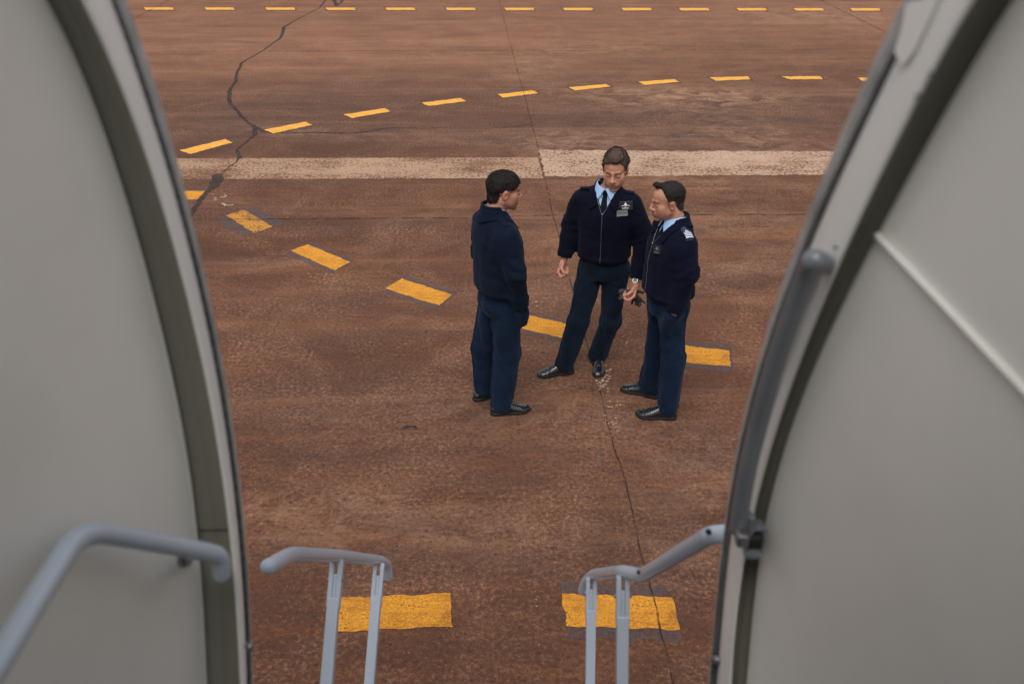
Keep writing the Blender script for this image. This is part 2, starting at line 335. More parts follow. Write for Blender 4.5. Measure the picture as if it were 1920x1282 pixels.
# joints between slabs
J = lambda l, wd, z=.0060, wander=.002: ribbon(gpts(l), [wd] * len(l), z, .04, .8, wander)
jl = [J([(935, 0), (962, 104), (983, 179), (1002, 250), (1010, 283), (1037, 404), (1048, 440), (1072, 540), (1098, 640), (1120, 710), (1133, 770), (1152, 840), (1172, 900), (1200, 1030), (1222, 1110), (1262, 1282), (1300, 1420)], .009),
      J([(-300, 415), (380, 412), (900, 409), (1040, 404), (1500, 403), (2300, 400)], .018), J([(-400, 99), (300, 97), (940, 96), (1700, 93), (2500, 90)], .02),
      J([(1430, -60), (1537, 0), (1662, 62), (1900, 182)], .02), J([(100, 120), (252, 36), (303, 8), (340, -12)], .02)]
for k_, q in enumerate(jl): tag(obj('slab_joint', q, 'joint'), kind='structure')
cr = [z1(*p) for p in [(945, -30), (930, 10), (905, 40), (860, 62), (800, 95), (740, 128), (733, 155), (720, 185), (680, 210), (640, 240), (580, 275), (540, 300), (515, 345), (512, 390), (478, 435), (485, 490), (530, 545), (570, 582), (605, 605), (600, 640), (560, 675), (512, 712), (530, 745), (510, 772)]]
cw = [.05, .06, .05, .04, .05, .10, .10, .08, .05, .05, .05, .07, .07, .08, .09, .09, .08, .07, .11, .09, .05, .06, .08, .02]
tag(obj('sealed_crack', ribbon(gpts(cr), [q * .7 for q in cw], .0022, .05, .3, .003), 'tar'), kind='structure')
cr = [z1(*p) for p in [(436, 826), (430, 845), (410, 880), (375, 910), (340, 955), (300, 1020), (240, 1120)]]
tag(obj('sealed_crack', ribbon(gpts(cr), [.10, .15, .11, .05, .06, .05, .05], .0068, .04, .25, .003), 'tar'), kind='structure')
cr = [z1(*p) for p in [(510, 772), (475, 795), (440, 822)]]
tag(obj('crack', ribbon(gpts(cr), [.02, .03, .02], .0030, .03, .6, .004), 'joint'), kind='structure')
cr = [z1(*p) for p in [(610, 605), (650, 625), (740, 630), (830, 630), (940, 633), (1060, 630), (1130, 625), (1200, 612), (1260, 607), (1400, 610), (1500, 608), (1650, 610), (1750, 608), (1850, 600), (1910, 592)]]
tag(obj('sealed_crack', ribbon(gpts(cr), [.09, .07, .035, .03, .05, .05, .05, .03, .03, .02, .025, .02, .025, .03, .01], .0026, .05, .3, .006), 'tar'), kind='structure')
cr = [z1(*p) for p in [(975, -40), (978, 10), (985, 30), (1010, 15), (1022, -10)]]
tag(obj('sealed_crack', ribbon(gpts(cr), [.1, .1, .06, .05, .1], .0026, .05, .3, .003), 'tar'), kind='structure')
# small white flakes, chips and a dropped leaf
fl = []
for (px, py, n, rx, ry, s) in [(1133, 700, 26, 7, 14, .014), (1130, 725, 18, 12, 9, .012), (1145, 760, 7, 14, 6, .011), (1152, 795, 8, 12, 14, .010), (590, 517, 8, 26, 5, .009), (408, 372, 10, 14, 5, .022), (425, 386, 5, 8, 4, .022), (1010, 572, 5, 8, 12, .012), (1175, 644, 2, 3, 2, .012), (1005, 1138, 2, 6, 10, .005), (1015, 1190, 2, 8, 14, .005)]:
    for _ in range(n):
        c = G(px + random.gauss(0, rx * .6), py + random.gauss(0, ry * .6)); k = random.randint(5, 8); a0 = random.random() * 6
        r_ = [s * random.uniform(.3, 1.1) for _ in range(k)]
        fl.append(([(c[0] + r_[i] * math.cos(a0 + 6.283 * i / k) * 1.3, c[1] + r_[i] * math.sin(a0 + 6.283 * i / k) * .9, .0080) for i in range(k)], [tuple(range(k))]))
tag(obj('pothole', rough_poly([G(753, 801), G(765, 797), G(780, 798), G(784, 804), G(775, 803), G(766, 802), G(757, 806)], .0024, .02, .004), 'tar'), kind='structure')
tag(obj('paint_flakes', join(fl), 'flake_solid'), kind='stuff', label='scattered pale paint flakes lying along the slab joint and dashes', cat='paint flakes')
# ---- dashes
def dash(corners, m, label, group, grow=(.04, .3), amp=.006, grey=True, name='painted_dash'):
    P = [G(*p, .0045) for p in corners]; c = sum(P) / 4; ln = ((P[1] - P[0]) + (P[2] - P[3])) / 2; wd = ((P[3] - P[0]) + (P[2] - P[1])) / 2
    o = obj(name, rough_poly([p - c for p in P], 0, .03, amp), m); o.location = c
    tag(o, label, 'road marking', group)
    if grey:
        g = grow; Q = [(-ln * (.5 + g[0]) - wd * (.5 + g[1])), (ln * (.5 + g[0]) - wd * (.5 + g[1])), (ln * (.5 + g[0]) + wd * (.5 + g[1])), (-ln * (.5 + g[0]) + wd * (.5 + g[1]))]
        sh = (P[0] - c) - (-ln / 2 - wd / 2); k = obj('old_paint_border', rough_poly([q + sh * (1 if i in (0,) else .3) for i, q in enumerate(Q)], -.0013, .04, .01), 'old_grey', o)
    return o
gA = 'yellow dashes of the far straight row'
fx = [186, 297, 411, 525, 638, 750, 863, 973, 1083, 1193, 1301, 1409, 1516, 1622, 1728]
for i, x in enumerate(fx):
    y = 14.2 + .0012 * (x - 297)
    lab = {1: 'leftmost visible yellow dash of the far straight row, by the door frame', 4: 'yellow dash of the far straight row where the tar crack crosses', 7: 'yellow dash of the far straight row just right of the long slab joint', 13: 'rightmost visible yellow dash of the far straight row', 6: 'yellow dash of the far straight row just left of the long slab joint'}.get(i)
    ords = ['', '', 'second', 'third', '', 'fifth', '', '', 'eighth', 'ninth', 'tenth', 'eleventh', 'twelfth', '', '']
    if i in (0, 14): continue
    lab = lab or f'thin yellow dash, {ords[i]} from the left in the far straight row'
    dash([(x - 28, y), (x + 27, y), (x + 29, y + 4.6), (x - 24, y + 4.6)], 'yellow_far', lab, gA, (.04, .35), .008)
gB = 'yellow dashes of the middle curved row'
mids = [([z1(245, 712), z1(460, 660), z1(495, 675), z1(295, 730)], 'slanted yellow dash left of the tar crack, above the white band'), ([z1(645, 615), z1(840, 577), z1(872, 592), z1(690, 632)], 'slanted yellow dash touching the fork of the tar crack'),
        ([z1(1022, 543), z1(1215, 513), z1(1245, 528), z1(1060, 560)], 'slanted yellow dash, second right of the tar crack'), ([z1(1390, 487), z1(1575, 465), z1(1603, 480), z1(1425, 503)], 'slanted yellow dash just left of the one the slab joint crosses'),
        ([z2(78, 425), z2(235, 407), z2(262, 420), z2(105, 440)], 'yellow dash crossed by the long slab joint in the middle curved row'), ([z2(398, 393), z2(565, 379), z2(588, 390), z2(430, 408)], 'yellow dash first right of the slab joint, behind the standing men'),
        ([z2(712, 368), z2(875, 357), z2(898, 369), z2(740, 383)], 'yellow dash beside the pale tyre arcs, second right of the joint'), ([z2(1033, 349), z2(1205, 344), z2(1216, 358), z2(1062, 364)], 'nearly level yellow dash, third right of the slab joint'),
        ([z2(1355, 345), z2(1530, 343), z2(1543, 357), z2(1395, 358)], 'level yellow dash, fourth right of the slab joint'), ([z2(1698, 350), z2(1870, 351), z2(1885, 364), z2(1720, 364)], 'yellow dash cut off by the right door frame')]
for c_, l_ in mids: dash(c_, 'yellow_far', l_, gB, (.05, .22))
gC = 'yellow dashes of the near curved row'
near = [([(290, 358), (385, 358), (379, 374), (280, 374)], 'yellow', 'short yellow dash under the tar crack at the left door frame', (.04, .35)), ([(424, 404), (457, 393), (511, 425), (477, 437)], 'yellow_worn', 'worn flaking yellow dash crossed by the thin level joint', (.02, .6)),
        ([(544, 470), (577, 458), (657, 491), (628, 507)], 'yellow', 'tilted yellow dash below the worn flaking one', (.03, .3)), ([(722, 541), (753, 522), (847, 552), (824, 573)], 'yellow', 'tilted yellow dash left of the man seen from behind', (.03, .3)),
        ([(962, 612), (980, 588), (1090, 613), (1070, 637)], 'yellow', 'yellow dash between the legs of the left and middle man', (.02, .28)), ([(1214, 674), (1222, 640), (1366, 657), (1371, 687)], 'yellow', 'yellow dash sticking out behind the right man', (.02, .28))]
for i_, (c_, m_, l_, g_) in enumerate(near): dash(c_ if i_ == 0 else c_[1:] + c_[:1], m_, l_, gC, g_, .004)
gD = 'big yellow dashes at the foot of the stairs'
dash([(632, 1120), (843, 1111), (849, 1173), (634, 1183)], 'yellow', 'big yellow dash behind the left stair posts', gD, grey=False, amp=.004)
dash([(1053, 1111), (1260, 1119), (1275, 1180), (1062, 1173)], 'yellow', 'big yellow dash behind the right stair posts, crossed by the joint', gD, (.0, .35), .004)
# ================================================================ AIRCRAFT DOORWAY
air = empty('aircraft', (0, 1.1, 2.05)); tag(air, 'grey inside of an aircraft doorway framing the view on both sides', 'aircraft')
AO = np.array([0, 1.1, 2.05])
def interp(tab, y):
    T = np.array(tab, float); y0, x0 = T[:, 0], T[:, 1]
    if y < y0[0]: return x0[0] + (x0[1] - x0[0]) / (y0[1] - y0[0]) * (y - y0[0])
    if y > y0[-1]: return x0[-1] + (x0[-1] - x0[-2]) / (y0[-1] - y0[-2]) * (y - y0[-1])
    return float(np.interp(y, y0, x0))
def fitcurve(tab, deg=5):
    T = np.array(tab, float); c = np.polyfit((T[:, 0] - 640) / 640, T[:, 1], deg); return lambda y: float(np.polyval(c, (y - 640) / 640))
LA = [(0, 88), (30, 108), (90, 137), (165, 165), (235, 192), (310, 220), (390, 245), (460, 265), (535, 285), (640, 310), (730, 330), (800, 346), (880, 358), (960, 368), (1040, 376), (1120, 383), (1200, 388), (1282, 391)]
LB = [(0, 159), (90, 200), (170, 235), (250, 265), (320, 290), (400, 315), (490, 340), (560, 357), (640, 373), (730, 396), (815, 411), (890, 423), (970, 432), (1055, 441), (1140, 448), (1210, 453), (1282, 456)]
LC = [(0, 212), (55, 232), (130, 258), (195, 279), (250, 297), (320, 320), (390, 340), (460, 358), (530, 373), (650, 397), (730, 415), (810, 430), (920, 443), (1000, 450), (1090, 458), (1170, 462), (1282, 467)]
LE = [(0, 238), (40, 250), (100, 272), (165, 294), (235, 315), (300, 332), (360, 347), (435, 366), (500, 382), (565, 395), (640, 409), (730, 426), (810, 440), (905, 451), (990, 458), (1090, 465), (1180, 470), (1282, 474)]
RE = [(0, 1694), (90, 1649), (145, 1624), (200, 1600), (265, 1570), (340, 1540), (400, 1515), (470, 1490), (550, 1460), (640, 1430), (690, 1418), (750, 1403), (805, 1390), (865, 1378), (935, 1366), (1000, 1357), (1065, 1350), (1140, 1342), (1200, 1336), (1282, 1330)]
RC = [(0, 1727), (105, 1678), (170, 1648), (215, 1625), (270, 1599), (340, 1568), (400, 1540), (460, 1516), (500, 1500), (570, 1472), (640, 1446), (710, 1427), (780, 1409), (840, 1394), (890, 1384), (930, 1376), (1025, 1363), (1070, 1357), (1185, 1346), (1282, 1338)]
RB = [(0, 1819), (75, 1779), (150, 1737), (220, 1699), (300, 1658), (365, 1626), (430, 1597), (480, 1577), (560, 1545), (640, 1514), (700, 1490), (780, 1461), (840, 1442), (900, 1424), (970, 1408), (1040, 1396), (1120, 1385), (1200, 1375), (1282, 1368)]
RA = [(0, 1895), (55, 1861), (140, 1810), (240, 1752), (320, 1706), (420, 1652), (480, 1621), (540, 1592), (620, 1556), (715, 1514), (780, 1488), (840, 1466), (900, 1449), (970, 1433), (1020, 1425), (1090, 1416), (1155, 1408), (1220, 1401), (1282, 1395)]
fLA, fLB, fLC, fLE, fRE, fRC, fRB, fRA = map(fitcurve, (LA, LB, LC, LE, RE, RC, RB, RA))
YS = np.linspace(0, 1282, 48)
def extend(col, top=3.95, bot=2.02):
    a = col[0]; b = col[3]; d = (a - b); pre = []
    if a[2] < top:
        n = 6; k = (top - a[2]) / d[2]
        for j in range(n, 0, -1): u = j / n; q = a + d * k * u; q[1] -= .25 * (u * k * abs(d[2])) ** 2; pre.append(q)
    a = col[-1]; d = col[-1] - col[-4]; post = []
    if a[2] > bot:
        n = 5; k = (bot - a[2]) / d[2]
        for j in range(1, n + 1): u = j / n; q = a + d * k * u; q[1] -= .25 * (u * k * abs(d[2])) ** 2; post.append(q)
    return pre + list(col) + post
def strip(*cols): return grid([[p - AO for p in c] for c in cols])
def side(fA, fB, fC, fE, X, sgn, gapw, liph=.006):
    cE = extend([PX(fE(y), y, X - sgn * .000) for y in YS]); cD = extend([PX(fC(y) - sgn * gapw / 2, y, X) for y in YS]); cC = extend([PX(fC(y) + sgn * gapw / 2, y, X + sgn * .002) for y in YS])
    cB = extend([PX(fB(y), y, X + sgn * .002) for y in YS]); 
    cA = extend([PD(fA(y), y, depth(PX(fB(y), y, X + sgn * .002))) for y in YS])
    return cE, cD, cC, cB, cA
def sh(col, dx=0, dy=0): return [p + np.array([dx, dy, 0]) for p in col]
def build_side(cols, sgn, nm):
    cE, cD, cC, cB, cA = cols
    R = .006   # rounded corner between reveal and inner face
    def lerp(a, b, u): return [p * (1 - u) + q * u for p, q in zip(a, b)]
    B0 = lerp(cB, cC, .10); B1 = [p + (q - p) * .10 for p, q in zip(cB, cA)]; Bm = [(.25 * a + .25 * b + .5 * c) for a, b, c in zip(B0, B1, cB)]
    A1 = lerp(cA, cB, .05)
    def push(col, k): return [CAM + (p - CAM) * k for p in col]
    rd = .005 if sgn < 0 else .02
    K = 1.018 if sgn < 0 else 1.03
    obj('door_frame', strip(sh(cC, sgn * rd), cC, lerp(cC, cB, .3), lerp(cC, cB, .6), B0, Bm, B1, [p + (q - p) * .5 for p, q in zip(B1, push(B1, K))], push(B1, K)) + (True,), 'frame', air)
    obj('frame_shade_channel', strip(push(B1, K), push(lerp(B1, cA, .5), K + .004), push(cA, K), push(lerp(cA, cB, -.12), K), push(lerp(cA, cB, -.12), 1.0)) + (False,), 'shade_channel', air)  # inner frame face sunk and coloured dark to stand in for shade
    obj('door_seal', strip(sh(cD, -sgn * .001, .0), sh(cD, sgn * rd), sh(cC, sgn * rd), sh(cC, sgn * .001, -.001)) + (False,), 'seal', air)
    mid = lerp(cE, cD, .5)
    obj('door_lip', strip(sh(cD, sgn * rd), cD, sh(mid, -sgn * .0015), cE, sh(cE, sgn * .012, .006), sh(cE, sgn * .03, .008)) + (True,), 'lip', air)
    # outer skin
    obj('fuselage_skin', strip(sh(cE, sgn * .004, .006), *[[np.array([p[0] + sgn * d, p[1] + .006, p[2]]) for p in cE] for d in (.5, 1.5, 3.0)]) + (True,), 'skin_metal', air)
    return lerp
L = side(fLA, fLB, fLC, fLE, -.437, -1, 7.5); Rr = side(fRA, fRB, fRC, fRE, .363, 1, 12)
build_side(L, -1, 'l'); build_side(Rr, 1, 'r')
def lining(cA, sgn):
    base = sh(cA, sgn * .004, .004); rows = [base]
    for d in (.0, .006, .03, .1, .25, .5, .9, 1.4, 1.9): rows.append([np.array([p[0] + sgn * (.006 + .15 * d), p[1] - d, p[2]]) for p in cA])
    return obj('wall_panel', strip(*rows) + (True,), 'lining', air)
lining(L[4], -1); lining(Rr[4], 1)
# unseen cabin floor
obj('cabin_floor', box(np.array([-.04, .22, 2.0]) - AO, (1.75, 2.0, .04)), 'tread', air)
obj('rear_bulkhead_shade', box(np.array([-.04, -.8, 3.0]) - AO, (1.9, .04, 2.1)), 'lining', air)
obj('part_ceiling_shade', box(np.array([-.04, -.40, 4.0]) - AO, (1.9, .84, .04)), 'lining', air)
obj('door_sill', box(np.array([-.037, 1.02, 2.03]) - AO, (.80, .16, .04)), 'steel', air)
# rivets on the lips
riv = []
for cols, sg in ((L, -1), (Rr, 1)):
    cE, cD = cols[0], cols[1]
    for i in range(4, len(cE) - 3, 2):
        for u in (0, .5):
            p = (cE[i] * (1 - u) + cE[i + 1] * u) * .6 + (cD[i] * (1 - u) + cD[i + 1] * u) * .4
            q = [(p + np.array([-sg * .0022 * math.cos(a), .003 * math.sin(a) * math.cos(b), .003 * math.sin(a) * math.sin(b)]) - AO) for a in (.01, .8, 1.5) for b in np.arange(0, 6.28, .9)]
            n = 7; riv.append((q, [(r * n + k, r * n + (k + 1) % n, (r + 1) * n + (k + 1) % n, (r + 1) * n + k) for r in range(2) for k in range(n)]))
for q in riv: obj('rivet', q + (True,), 'lip', air)
# raised diagonal seam on the right wall panel
def on_lining(px, py, off=.004):
    # intersect the view ray with the right wall panel (swept from its front edge)
    y0 = np.array(Rr[4]); r = ray(px, py); best = None
    for d in np.linspace(0, 1.2, 240):
        X = np.interp(0, [0], [0]); c = y0 + np.array([.006 + .15 * d, -d, 0]); t_ = (c[:, 0]) / r[0]; q = CAM[2] + r[2] * t_; e = np.abs(q - c[:, 2]); i = int(e.argmin()); yy = r[1] * t_[i]; er = abs(yy - c[i, 1]) + e[i] * .3
        if best is None or er < best[0]: best = (er, np.array([c[i, 0], yy, q[i]]))
    p = best[1]; return p - np.array([off, 0, 0])
sm = [on_lining(*p) for p in [(1652, 442), (1690, 490), (1740, 545), (1800, 605), (1860, 664), (1912, 714)]]
d_ = sm[-1] - sm[0]; a0, a1 = sm[0], sm[0] + d_ * 1.3
seam = [a0 * (1 - u) + a1 * u for u in np.linspace(0, 1, 12)]
seam[0] = seam[0]
obj('panel_seam', tuple(tube([p - AO for p in seam], .0034, 10)) + (True,), 'lining', air)
# grab handle on the right reveal
hp = [(1543, 494, 1.03), (1527, 488, 1.015), (1517, 502, 1.035), (1500, 550, 1.07), (1478, 610, 1.11), (1456, 675, 1.155), (1437, 740, 1.20), (1420, 805, 1.25), (1404, 870, 1.29), (1392, 935, 1.335), (1384, 990, 1.37)]
hpp = smooth_path([PD(*p) for p in hp], 5)
obj('grab_handle', tuple(tube([p - AO for p in hpp], .0128, 20)) + (True,), 'handle', air)
pa, pb = PD(1543, 494, 1.04), PD(1560, 492, 1.10)
obj('handle_mount', tuple(tube([PD(1530, 489, 1.02) - AO, PD(1550, 493, 1.05) - AO], .0105, 16)) + (True,), 'handle', air)
# second, wider padded tube of the frame behind the handle
rp = [PD(fRB(y) - 26 + (y - 560) * .006, y, depth(PX(fRB(y) - 26, y, .363)) + .004) for y in np.linspace(500, 968, 24)]
obj('frame_conduit', tuple(tube([p - AO for p in rp], [.005 + .0085 * min(1, i / 6) for i in range(24)], 16)) + (True,), 'frame', air)
# left inner handrail on the wall panel
lp = [PD(-70, 1345, .80), PD(12, 1215, .87), PD(75, 1112, .95), PD(150, 992, 1.07), PD(215, 998, 1.13), PD(300, 1017, 1.21), PD(385, 1031, 1.30), PD(413, 1040, 1.32), PD(416, 1074, 1.335)]
obj('handrail', tuple(tube([p - AO for p in bend_path([lp[0], lp[1], lp[2], lp[3], lp[5], lp[7], lp[8]], .05, 8)], .0135, 24)) + (True,), 'rail', air)
obj('rail_bracket', tuple(tube([p - AO for p in bend_path([PD(342, 1032, 1.27), PD(341, 1056, 1.29), PD(352, 1052, 1.40)], .02, 5)], .007, 12)) + (True,), 'steel', air)
# latch fittings
def lump(px, py, d, s, m, nm='latch_fitting', R=None): return bevel(obj(nm, box(PD(px, py, d) - AO, s, R), m, air), min(s) * .25, 3)
lump(1405, 985, 1.385, (.012, .02, .045), 'handle'); lump(1410, 1012, 1.40, (.030, .03, .036), 'dark', 'latch_recess'); lump(1410, 1036, 1.39, (.026, .02, .010), 'handle'); lump(1420, 985, 1.385, (.020, .02, .009), 'handle')
lump(1388, 978, 1.36, (.008, .02, .03), 'steel'); lump(1391, 1008, 1.355, (.018, .022, .024), 'steel', 'latch_pin')
obj('latch_pin', tuple(tube([PD(1340, 1236, 1.62) - AO, PD(1345, 1236, 1.60) - AO], .008, 14)) + (True,), 'steel', air)
obj('latch_pin', tuple(tube([PD(466, 1210, 1.46) - AO, PD(468, 1212, 1.45) - AO], .007, 14)) + (True,), 'steel', air)
sq = [CAM + (PD(fLA(y) * (1 - u) + fLB(y) * u, y, depth(PX(fLB(y), y, -.439))) - CAM) * (1.018 - .003) - AO for y in (994, 992) for u in (0, .25, .5, .75, 1)]
obj('frame_seam', (sq, [(i, i + 1, i + 6, i + 5) for i in range(4)]), 'dark', air)
# upper corner bracket plate on right reveal
pl = [PX(x, y, .3615) - AO for x, y in [(1700, 10), (1690, 60), (1678, 96), (1692, 122), (1712, 95), (1738, 40), (1760, -10)]]
o = obj('corner_plate', (pl + [p + np.array([.006, 0, 0]) for p in pl], [tuple(range(7)), tuple(range(13, 6, -1))] + [(i, (i + 1) % 7, 7 + (i + 1) % 7, 7 + i) for i in range(7)]), 'frame', air); bevel(o, .0015, 2)
for x, y in [(1747, 137), (1721, 179), (1567, 462)]:
    obj('screw', tuple(tube([PX(x, y, .366) - AO, PX(x, y, .3636) - AO], .0028, 10)) + (True,), 'steel', air)
# ================================================================ AIRSTAIR
st = empty('airstair', (-.1, 1.1, 1.95)); tag(st, 'blue grey metal stair handrails with twin posts below the doorway', 'stairs'); SO = np.array([-.1, 1.1, 1.95])
rr = [PD(1391, 1001, 1.66), PD(1335, 1001, 1.70), PD(1205, 1079, 2.24), PD(1168, 1071, 2.36), PD(1113, 1077, 2.85), PD(1099, 1090, 2.95), PD(1094, 1106, 2.99)]
obj('handrail', tuple(tube([p - SO for p in bend_path(rr, .035, 8)], .018, 24)) + (True,), 'rail', st)
rl = [PD(503, 1062, 1.98), PD(545, 1038, 2.14), PD(640, 1042, 2.6), PD(715, 1051, 3.1), PD(725, 1058, 3.22), PD(727, 1080, 3.26)]
obj('handrail', tuple(tube([p - SO for p in bend_path(rl, .05, 8)], .018, 24)) + (True,), 'rail', st)
for px_, py_, d_b in ((1329, 997, 1.672), (1199, 1073, 2.205)):
    obj('bolt', tube([PD(px_, py_, d_b) - SO, PD(px_ - 1, py_ - 1, d_b - .006) - SO], .0055, 10), 'dark', st)
def post(px0, py0, d0, px1, py1, d1, wd):
    a, b = PD(px0, py0, d0), PD(px1, py1, d1); b2 = a + (b - a) * 1.55; ax = (b2 - a) / np.linalg.norm(b2 - a)
    x_ = np.array([1., 0, 0]); x_ = x_ - ax * x_.dot(ax); x_ /= np.linalg.norm(x_); y_ = np.cross(ax, x_)
    def prism(s, e, hw, hd, dx=0, dy=0, taper=1.0):
        V = []
        for p, k in ((s, taper), (e, 1.0)):
            for sx_, sy_ in ((-1, -1), (1, -1), (1, 1), (-1, 1)): V.append(p + x_ * (sx_ * hw * k + dx) + y_ * (sy_ * hd * k + dy) - SO)
        return V, [(0, 1, 2, 3), (7, 6, 5, 4), (0, 4, 5, 1), (1, 5, 6, 2), (2, 6, 7, 3), (3, 7, 4, 0)]
    p = bevel(obj('post', prism(a + ax * .10, b2, wd / 2, wd / 2), 'rail', st), .004, 3)
    # clamp: two cheek plates and a centre tongue joining the post to the rail
    br = bevel(obj('clamp', join([prism(a + ax * .0, a + ax * .125, wd * .20, wd * .42, -wd * .36, -.002), prism(a + ax * -.005, a + ax * .13, wd * .20, wd * .42, wd * .36, -.002), prism(a + ax * .035, a + ax * .12, wd * .15, wd * .3)]), 'rail', p), .0015, 2)
    for sg in (-1, 1): obj('bolt', tube([a + ax * .05 + x_ * (sg * wd * .5) + y_ * 0 - SO, a + ax * .05 + x_ * (sg * (wd * .5 + .004)) - SO], .005, 8), 'steel', p)
    return b2
ends = [post(632, 1052, 2.55, 612, 1290, 2.42, .032), post(711, 1058, 3.02, 692, 1290, 2.9, .032), post(1168, 1080, 2.33, 1166, 1290, 2.33, .030), post(1109, 1082, 2.83, 1106, 1290, 2.83, .030)]
for xs_, es in ((-1, ends[:2]), (1, ends[2:])):
    q = [es[0], es[1]]; d = q[1] - q[0]; p0 = q[0] - d * .3; p1 = q[1] + d * .55
    d = d / np.linalg.norm(d); nrm = np.cross(d, [1, 0, 0]); nrm /= np.linalg.norm(nrm)
    x = q[0][0]; top = np.array([x, 1.12, 1.93]); bot = np.array([x + .0, 2.75, .06])
    obj('stringer', ([p + o_ - SO for p in (top, bot) for o_ in (np.array([-.02, 0, .1]), np.array([.02, 0, .1]), np.array([.02, 0, -.1]), np.array([-.02, 0, -.1]))], [(0, 1, 2, 3), (7, 6, 5, 4), (0, 4, 5, 1), (1, 5, 6, 2), (2, 6, 7, 3), (3, 7, 4, 0)]), 'rail', st)
xl, xr = ends[0][0], ends[2][0]
for k in range(7):
    u = (k + .5) / 7; bevel(obj('tread', box(np.array([(xl + xr) / 2, 1.12 + 1.6 * u, 1.90 - 1.85 * u]) - SO, (xr - xl - .05, .2, .03)), 'tread', st), .004, 2)
# PEOPLE
# ================================================================ PEOPLE: implicit surfaces meshed with surface nets
f32 = np.float32
def smin(a, b, k):
    h = np.clip(.5 + .5 * (b - a) / k, 0, 1); return b * (1 - h) + a * h - k * h * (1 - h)
def smax(a, b, k): return -smin(-a, -b, k)
def cap(P, a, b, ra, rb, sy=None):
    a = np.array(a, f32); b = np.array(b, f32); ab = b - a; t_ = np.clip(((P - a) @ ab) / (ab @ ab), 0, 1); q = P - a - t_[:, None] * ab
    return np.sqrt((q * q).sum(1)) - (ra + (rb - ra) * t_)
def ell(P, c, r, R=None):
    q = P - np.array(c, f32)
    if R is not None: q = q @ np.array(R, f32)
    r = np.array(r, f32); k0 = np.sqrt(((q / r) ** 2).sum(1)); k1 = np.sqrt(((q / (r * r)) ** 2).sum(1)) + 1e-6; return k0 * (k0 - 1) / k1
def rbox(P, c, h, r, R=None):
    q = P - np.array(c, f32)
    if R is not None: q = q @ np.array(R, f32)
    q = np.abs(q) - (np.array(h, f32) - r); return np.sqrt((np.maximum(q, 0) ** 2).sum(1)) + np.minimum(q.max(1), 0) - r
def loft(P, T, pw=2.3, z0=None, z1=None):
    T = np.array(T, float); z = P[:, 2]; a, b, cx, cy = [np.interp(z, T[:, 0], T[:, k]) for k in (1, 2, 3, 4)]
    q = ((np.abs(P[:, 0] - cx) / a) ** pw + (np.abs(P[:, 1] - cy) / b) ** pw) ** (1 / pw); d = (q - 1) * np.minimum(a, b)
    return np.maximum(d, np.maximum((T[0, 0] if z0 is None else z0) - z, z - (T[-1, 0] if z1 is None else z1)))
TAB = RNG.random((32, 32, 32)).astype(f32)
def vnoise(P, sc_, off=0.0):
    q = P * np.array(sc_, f32) + off; i = np.floor(q).astype(int); u = q - i; u = u * u * (3 - 2 * u); r = 0
    for dx in (0, 1):
        for dy in (0, 1):
            for dz in (0, 1):
                r = r + TAB[(i[:, 0] + dx) & 31, (i[:, 1] + dy) & 31, (i[:, 2] + dz) & 31] * (u[:, 0] if dx else 1 - u[:, 0]) * (u[:, 1] if dy else 1 - u[:, 1]) * (u[:, 2] if dz else 1 - u[:, 2])
    return r
def ridged(P, sc_, off=0.0): return 1 - np.abs(2 * vnoise(P, sc_, off) - 1)
